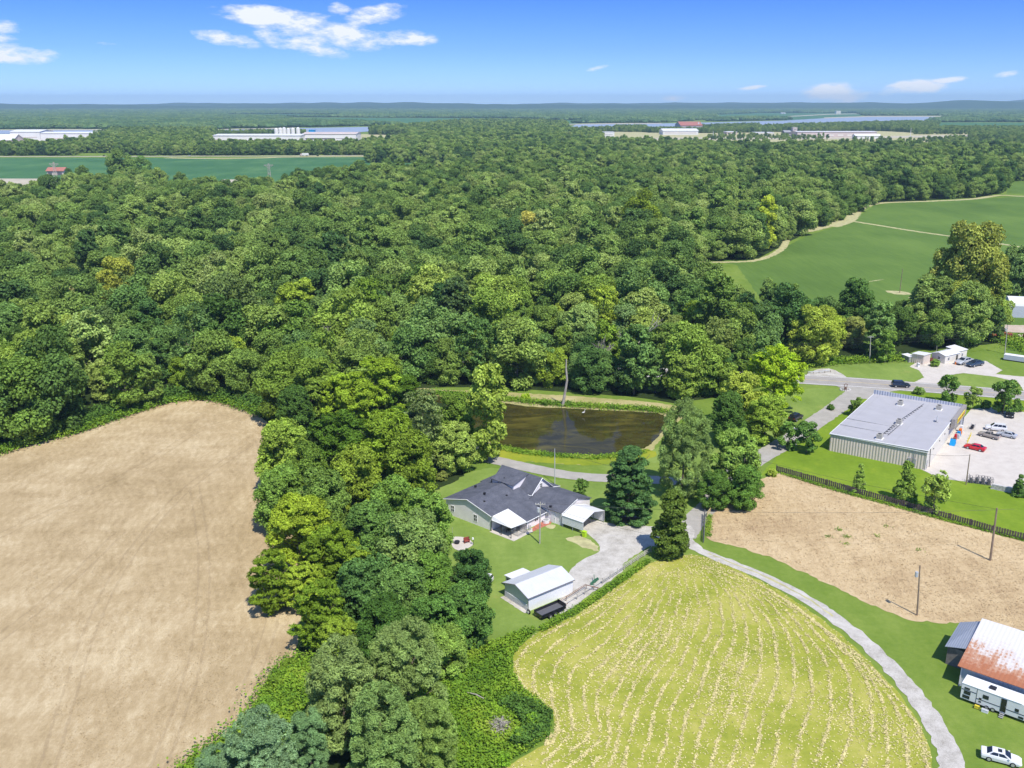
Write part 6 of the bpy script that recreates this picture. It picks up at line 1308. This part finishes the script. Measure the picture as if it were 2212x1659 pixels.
# ---- across the main road
def white_shed(nm, label, cat, F, Lp, Rp, h0, h1, wall, roofm, extra=None):
    ang = math.atan2(Rp.y-F.y, Rp.x-F.x); e = thing(nm, label, cat, F, ang); W_ = (Rp-F).length; lx, ly = loc_in(e, Lp); D_ = abs(ly) if abs(ly) > .5 else 2.5
    m = MB(); m.add([(0,0,0),(W_,0,0),(W_,D_,0),(0,D_,0),(0,0,h0),(W_,0,h0),(W_,D_,h1),(0,D_,h1)], [(0,1,5,4),(1,2,6,5),(2,3,7,6),(3,0,4,7),(4,5,6,7)]); m.build('wall', wall, e)
    MB().slab([(-.2,-.2,h0+.1),(W_+.2,-.2,h0+.1),(W_+.2,D_+.2,h1+.1),(-.2,D_+.2,h1+.1)], .1).build('roof', roofm, e); return e, W_, D_
e, W_, D_ = white_shed('shed', 'tall pale ribbed shed beside the forecourt', 'shed', Vector((122.6,268.2,0)), Vector((121.2,271.8,0)), Vector((125.6,270.6,0)), 2.9, 2.7, M['greypanel'], M['whitemetal'])
e, W_, D_ = white_shed('lean_shed', 'low grey annex left of the tall pale shed', 'shed', Vector((119.4,270.8,0)), Vector((118.9,273.6,0)), Vector((121.4,271.7,0)), 1.7, 1.9, M['grey'], M['whitemetal'])
Fm = Vector((129.4,269.1,0)); Rm = Vector((139.4,275.6,0)); ang = math.atan2(Rm.y-Fm.y, Rm.x-Fm.x)
mh = thing('mobile_home', 'cream mobile home with a pale metal roof across the road', 'mobile home', Fm, ang); W_ = (Rm-Fm).length; D_ = 4.4
MB().prism([(0,0),(D_,0),(D_,2.5),(D_/2,3.1),(0,2.5)], 0, W_*.62).build('wall', M['cream'], mh); MB().box(W_*.62+.02, W_, .5, D_+.3, 0, 2.7).build('annex_wall', M['cream'], mh)
m = MB(); m.slab([(-.2,-.2,2.5),(W_*.62,-.2,2.5),(W_*.62,D_/2,3.2),(-.2,D_/2,3.2)], .08); m.slab([(-.2,D_/2,3.2),(W_*.62,D_/2,3.2),(W_*.62,D_+.2,2.5),(-.2,D_+.2,2.5)], .08); m.slab([(W_*.62+.03,.3,2.8),(W_+.2,.3,2.8),(W_+.2,D_+.5,3.3),(W_*.62+.03,D_+.5,3.3)], .08); m.build('roof', M['whitemetal'], mh)
window(mh, 'x', 0, 2.0, 1.5, .8, .8, -1); window(mh, 'y', 0, 1.8, 1.4, .8, .8, -1); window(mh, 'y', .5, 9.5, 1.4, .7, .9, -1)
dr = MB().box(5.6,6.5,-.05,0,0,2.0).build('door', M['glass'], mh)
e = thing('ice_machine', 'small white and black machine at the forecourt corner', 'machine', Q(2700+320/5.946,1030+420/5.946), .4); MB().box(-.35,.35,-.3,.3,0,1.2).build('cabinet', M['white'], e); MB().tube([(0,-.32,.75),(0,-.3,.75)], .22, 12).build('dial', M['dark'], e)
e = thing('red_pump', 'small orange-red pump stand beside the parked silver sedan', 'pump', Vector((132.5,268.5,0)), .2); MB().box(-.25,.25,-.2,.2,0,.9).build('body', M['orange'], e); MB().tube([(0,0,.9),(0,0,1.3),(.2,0,1.35)], .05, 5).build('handle', M['orange'], e)
e = thing('junk_pile', 'reddish scrap heap between the shed and the mobile home', 'scrap', Vector((126.9,271.5,0)), .3); m = MB()
for k_ in range(30): x_, y_ = rr.uniform(-.8,.8), rr.uniform(-1,1); z_ = rr.uniform(0,.9); m.box(x_-.2,x_+.2,y_-.15,y_+.2,z_,z_+.15)
m.build('scrap', M['redwood'], e)
a, b = Vector((149.2,273.5,0)), Vector((158.5,266.5,0)); ang = math.atan2(b.y-a.y, b.x-a.x); e = thing('box_trailer', 'long low white box trailer at the right edge beyond the road', 'trailer', a, ang)
MB().box(0,11.5,0,2.4,.35,1.75).build('body', M['parapet'], e); MB().box(-.02,11.52,-.02,2.42,1.75,1.8).build('roof', M['white'], e)
for x_ in (8.8, 9.8): MB().tube([(x_,0,.36),(x_,.25,.36)], .36, 12).build('wheel', M['tyre'], e)
F_ = Vector((180.8,332.7,0)); e = thing('curved_roof_barn', 'white metal barn with a curved roof at the right edge', 'barn', F_, -.23)
n_ = 9; arc = [(8.0*(0.5-.5*math.cos(math.pi*k_/n_)), 4.2+2.8*math.sin(math.pi*k_/n_)) for k_ in range(n_+1)]
MB().prism([(0,0)]+[(8.0,0)]+arc[::-1], 0, 22).build('wall', M['parapet'], e); sh = MB()
for (p0_, p1_) in zip(arc[:-1], arc[1:]): sh.quad((-.3,p0_[0],p0_[1]+.06),(22.3,p0_[0],p0_[1]+.06),(22.3,p1_[0],p1_[1]+.06),(-.3,p1_[0],p1_[1]+.06))
sh.build('roof', M['white'], e); MB().box(-2.2,-.02,.4,7.5,0,3.6).build('side_annex', M['white'], e)
e = thing('orange_tank', 'orange cylindrical tank among scrap at the right edge', 'tank', Vector((169.0,298.5,0)), .2); MB().tube([(0,0,1.3),(7,0,1.3)], 1.3, 18).build('shell', M['orange'], e); m = MB(); [m.box(x_,x_+.3,-.9,.9,0,.7) for x_ in (1,5.5)]; m.build('cradle', M['rustframe'], e)
e = thing('scrap_heap', 'pink and rusty sheet scrap beside the orange tank', 'scrap', Vector((163.5,303,0)), 0); m = MB()
for k_ in range(40): x_, y_, z_ = rr.uniform(-4,5), rr.uniform(-3,3), rr.uniform(0,1.0); m.box(x_-.9,x_+.9,y_-.5,y_+.5,z_,z_+.12)
m.build('sheets', M['redwood'], e)
# guard rail and junction ornament
a, b = P(1745,808), P(1794,805); e = thing('guard_rail', 'pale metal guard rail beside the main road', 'guard rail', a, 0); m = MB(); c_ = b-a
m.tube([(0,0,.62),(c_.x*.6,c_.y*.6,.62),(c_.x,c_.y+.6,.62)], .12, 5); m.build('rail', M['csilver'], e)
for k_ in range(5): MB().box(c_.x*k_/4-.06,c_.x*k_/4+.06,c_.y*k_/4+.1,c_.y*k_/4+.22,0,.7).build('guard_post', M['wood'], e)
e = thing('junction_ornament', 'dark ornament on a ring of pale stones at the lane corner', 'ornament', Q(2400+447/3.292,1100+232/3.292), 0); m = MB()
for k_ in range(14): a_ = 2*math.pi*k_/14; m.box(1.3*math.cos(a_)-.22,1.3*math.cos(a_)+.22,.9*math.sin(a_)-.18,.9*math.sin(a_)+.18,0,.3)
m.build('stone_ring', M['stone'], e); m = MB(); [m.tube([(x_,0,0),(x_,0,1.5)], .07, 6) for x_ in (-.35,.35)]; m.tube([(-.55,0,1.5),(0,0,1.85),(.55,0,1.5)], .08, 5); m.cyl(0,0,0,.9,.22,10); m.build('wishing_well', M['rustframe'], e)
# ---- far buildings, tanks, trucks
def far_box(nm, label, cat, x0, x1, yb, ytop, depth, wall, roofm, slope=0, parts=(), group=None, rz=0):
    a, b = P(x0, yb), P(x1, yb); h_ = hgt((x0+x1)/2, yb, ytop); e = thing(nm, label, cat, a, rz, group); W_ = (b-a).length
    if slope: MB().prism([(0,-.1),(depth,-.1),(depth,h_*(1-slope)),(depth/2,h_),(0,h_*(1-slope))], 0, W_).build('wall', M[wall], e); m = MB(); m.slab([(-1,-1,h_*(1-slope)-.1),(W_+1,-1,h_*(1-slope)-.1),(W_+1,depth/2,h_+.3),(-1,depth/2,h_+.3)], .3); m.slab([(-1,depth/2,h_+.3),(W_+1,depth/2,h_+.3),(W_+1,depth+1,h_*(1-slope)-.1),(-1,depth+1,h_*(1-slope)-.1)], .3); m.build('roof', M[roofm], e)
    else: MB().box(0,W_,0,depth,-.1,h_).build('wall', M[wall], e); MB().box(-.5,W_+.5,-.5,depth+.5,h_,h_+.5).build('roof', M[roofm], e)
    for (u0, u1, z0, z1, mt, pn) in parts: MB().box(W_*u0, W_*u1, -.25, -.02, h_*z0, h_*z1).build(pn, M[mt], e)
    return e
far_box('field_barn', 'small red-roofed barn alone in the far green field', 'barn', 102, 138, 378.5, 362.5, 12, 'pink', 'redroof', .4, ((.08,.3,0,.4,'darkgrey','door'),(.62,.9,0,.4,'darkgrey','door')))
far_box('warehouse', 'long white warehouse at the far left edge, back one', 'warehouse', 24, 88, 304, 281.0, 60, 'farwhite', 'white', .15, ((.1,.9,.3,.36,'pink','band'),))
far_box('warehouse', 'wide low white warehouse right of the back one at far left', 'warehouse', 89, 205, 305, 285.5, 50, 'farwhite', 'white', .1, ((.1,.95,.25,.35,'pink','band'),))
far_box('warehouse', 'pale gabled shed at the very left edge of the far plain', 'warehouse', -30, 30, 316, 291.0, 40, 'pink', 'white', .45, ((.4,.6,0,.4,'grey','door'),))
far_box('factory', 'long white factory left of the lettered one beyond the tree belt', 'factory', 462, 650, 315, 290.8, 70, 'farwhite', 'white', .06, ((.02,.1,.2,.6,'pink','band'),(.3,.36,.2,.5,'grey','door'),(.6,.9,.5,.56,'grey','band')))
far_box('factory', 'white factory with a dark roof band beyond the tree belt, right part', 'factory', 655, 770, 313, 286.5, 60, 'farwhite', 'pink', .1, ((.05,.6,.45,.56,'darkgrey','band'),(.62,.98,.5,.55,'grey','band')))
for i_, x_ in enumerate((598, 607, 615, 624, 634, 645)):
    p_ = P(x_, 300); tag(MB().cyl(0,0,0,20.5+.8*(i_%3),4.2,14).cyl(0,0,20+.8*(i_%3),22.5+.8*(i_%3),4.2,14,1.2).build('storage_tank', M['farwhite'], None, p_), 'white storage tank standing in a row behind the white factory', 'tank', 'white tanks behind the factory')
far_box('blue_hopper', 'bright blue structure on the factory beyond the tree belt', 'hopper', 668, 680, 304, 281, 14, 'blue', 'blue', 0, ((.2,.8,.7,.8,'darkgrey','band'),))
far_box('small_warehouse', 'white flat warehouse right of the dark wood patch', 'warehouse', 1294, 1327, 297, 286, 40, 'farwhite', 'white', 0, ((.1,.9,.5,.6,'grey','band'),))
far_box('processing_plant', 'low white round-shouldered hall left of the red-roofed hall', 'factory', 1432, 1508, 291.5, 278.5, 60, 'farwhite', 'white', .3, ((.05,.95,.3,.4,'pink','band'),))
a = P(1462, 287); e = far_box('red_roofed_hall', 'tall pinkish hall with a dull red sloping roof by the river', 'factory', 1470, 1517, 285, 263.5, 90, 'pink', 'redroof', .35, ((.78,.84,.8,.95,'white','band'),))
far_box('brick_works', 'pale open yard building left of the tower', 'factory', 1570, 1592, 291, 285, 40, 'pink', 'white', 0, ((.1,.3,.1,.7,'darkgrey','door'),(.5,.7,.1,.7,'darkgrey','door')))
far_box('yard_office', 'low white building with dark openings left of the tower', 'building', 1632, 1672, 294, 286.5, 40, 'cream', 'white', 0, ((.1,.3,.1,.5,'darkgrey','window'),(.5,.8,.1,.5,'darkgrey','window')))
far_box('tower', 'square pale tower at the left end of the long factory', 'tower', 1712, 1721, 294, 275.5, 12, 'pink', 'cream', 0, ((.2,.8,.7,.85,'grey','band'),))
far_box('conveyor_shed', 'dark grey conveyor shed against the pale tower', 'shed', 1695, 1711, 294, 282, 30, 'darkgrey', 'grey', .3, ((.2,.8,.2,.4,'grey','band'),))
far_box('long_factory', 'very long pale pink factory hall right of the tower', 'factory', 1722, 1893, 297, 284.0, 50, 'pink', 'white', .04, tuple((.03+.12*k_,.10+.12*k_,.25,.5,'cream','window_band') for k_ in range(8)))
far_box('tank_row', 'white rounded tank shed in front of the long factory', 'tank', 1848, 1902, 300.5, 290, 22, 'farwhite', 'white', .3, ((.0,.06,0,.6,'darkgrey','door'),))
for i_, (x_, yb, yt, lab) in enumerate(((1966,297,276,'thin pale mast beside the industrial road at right'),(1540,300,283,'thin pale mast beside the industrial road at left'))): tag(MB().cyl(0,0,0,hgt(x_,yb,yt),.8,6,.3).build('mast', M['farwhite'], None, P(x_,yb)), lab, 'mast')
far_box('farm_house', 'tiny white farm building beside the far right field', 'building', 1688, 1697, 246, 243.4, 40, 'farwhite', 'white', .3, ((.3,.6,.1,.5,'grey','door'),))
far_box('silo_pair', 'tiny cream silos at the top of the far dirt track', 'silo', 1806, 1816, 245.6, 239.5, 30, 'cream', 'white', 0, ((.4,.5,0,1,'pink','band'),))
far_box('farm_building', 'tiny white building by the far field left of the river', 'building', 1568, 1579, 246.5, 244, 40, 'farwhite', 'white', .3, ((.3,.6,.1,.5,'grey','door'),))
far_box('hill_house', 'tiny white house on the far wooded hill at right', 'house', 2134, 2138, 236, 226, 40, 'farwhite', 'white', .3, ())
far_box('hidden_roof', 'white roof showing between trees right of the soybean field end', 'building', 925, 955, 345, 319, 40, 'farwhite', 'white', .2, ((.3,.5,.1,.4,'grey','door'),))
for i_, (x_, w_, h_, mt, lab) in enumerate(((657,19,4.2,'farwhite','white semi truck on the far highway'),(474,5,6.5,'white','square white roadside board beyond the far highway'),(409,5,1.8,'csilver','pale car on the far highway left of the board'),(686,5,1.7,'cblack','dark car on the far highway right of the truck'),(224,4,1.6,'cblack','dark car on the far highway at left'))):
    p_ = P(x_, 337.6 if i_ != 1 else 335); s_ = scl(337.6)
    W_ = w_ / s_
    if i_ == 0:
        e = thing('semi_truck', lab, 'truck', p_ + Vector((-W_/2,0,.2)), 0); MB().box(3.5,W_,0,2.8,1.1,h_).build('box', M[mt], e); MB().prism([(0,.8),(3.2,.8),(3.2,3.6),(1.4,3.6),(1.0,2.2),(0,2.0)], .1, 2.7, 'y').build('cab', M['pink'], e)
        for x2 in (1.0, 4.5, W_-3.5, W_-2): MB().tube([(x2,-.05,.55),(x2,2.85,.55)], .55, 10).build('wheel', M['tyre'], e)
    elif i_ == 1:
        e = thing('billboard', lab, 'billboard', p_, 0); MB().box(-W_/2,W_/2,0,.4,4,11).build('panel', M['white'], e); [MB().box(x2-.2,x2+.2,.4,.8,0,10).build('leg', M['dark'], e) for x2 in (-W_/3, W_/3)]
    else:
        e = thing('highway_car', lab, 'car', p_ + Vector((0,0,.2)), 0); MB().box(-W_/2,W_/2,0,1.9,.35,1.0).build('body', M[mt], e); MB().prism([(-W_*.35,1.0),(W_*.3,1.0),(W_*.18,1.6),(-W_*.22,1.6)], .15, 1.75, 'y').build('cabin', M['glass'], e)
        for x2 in (-W_*.3, W_*.3): MB().tube([(x2,-.03,.35),(x2,1.93,.35)], .35, 8).build('wheel', M['tyre'], e)
def pylon(bx, by, ty, lab):
    p_ = P(bx, by); h_ = hgt(bx, by, ty); e = thing('power_pylon', lab, 'pylon', p_, 0); m = MB()
    m.tube([(-1.8,0,0),(-.4,0,h_)], .35, 5); m.tube([(1.8,0,0),(.4,0,h_)], .35, 5); m.tube([(-1.2,0,h_*.4),(1.0,0,h_*.55)], .2, 4); m.tube([(1.2,0,h_*.4),(-1.0,0,h_*.55)], .2, 4); m.build('mast', M['palebark'], e)
    m = MB(); m.box(-4.5,4.5,-.25,.25,h_*.9,h_*.9+.6); m.tube([(-4.5,0,h_*.92),(0,0,h_*.76)], .2, 4); m.tube([(4.5,0,h_*.92),(0,0,h_*.76)], .2, 4); m.build('crossarm', M['palebark'], e)
pylon(122, 398, 350, 'pale pylon in front of the red-roofed field barn'); pylon(583, 396, 353, 'pale pylon in front of the far green field')
for i_, (x_, y_, r_, lab) in enumerate(((148,374,9,'dark round tree beside the red-roofed field barn'),(262,362,30,'large grey-green tree standing above the far wood edge'),(305,366,22,'dark tree right of the large grey-green one at the far wood edge'))):
    tree_at(x_, y_, r_, 'wood', lab, 'broadleaf_tree', 'tree', None, ((.7,.8,.8),(1.0,1.0,1.05),(.7,.85,.85))[i_])
fs('field_barn_track', [(150,381),(215,380),(280,375),(285,379),(210,384),(150,384)], .2, 'tanpath')
# ================================================================ HAZE
t = bpy.data.materials.new('haze_air'); t.use_nodes = True; t.node_tree.nodes.clear()
pv = t.node_tree.nodes.new('ShaderNodeVolumePrincipled'); om = t.node_tree.nodes.new('ShaderNodeOutputMaterial')
pv.inputs['Color'].default_value = (0.56, 0.82, 1.0, 1); pv.inputs['Density'].default_value = 7.5e-5; pv.inputs['Anisotropy'].default_value = 0.0
t.node_tree.links.new(pv.outputs[0], om.inputs['Volume'])
hz = MB().box(-15300, 15300, -260, 15300, -1, 175).build('haze', t); hz['kind'] = 'stuff'
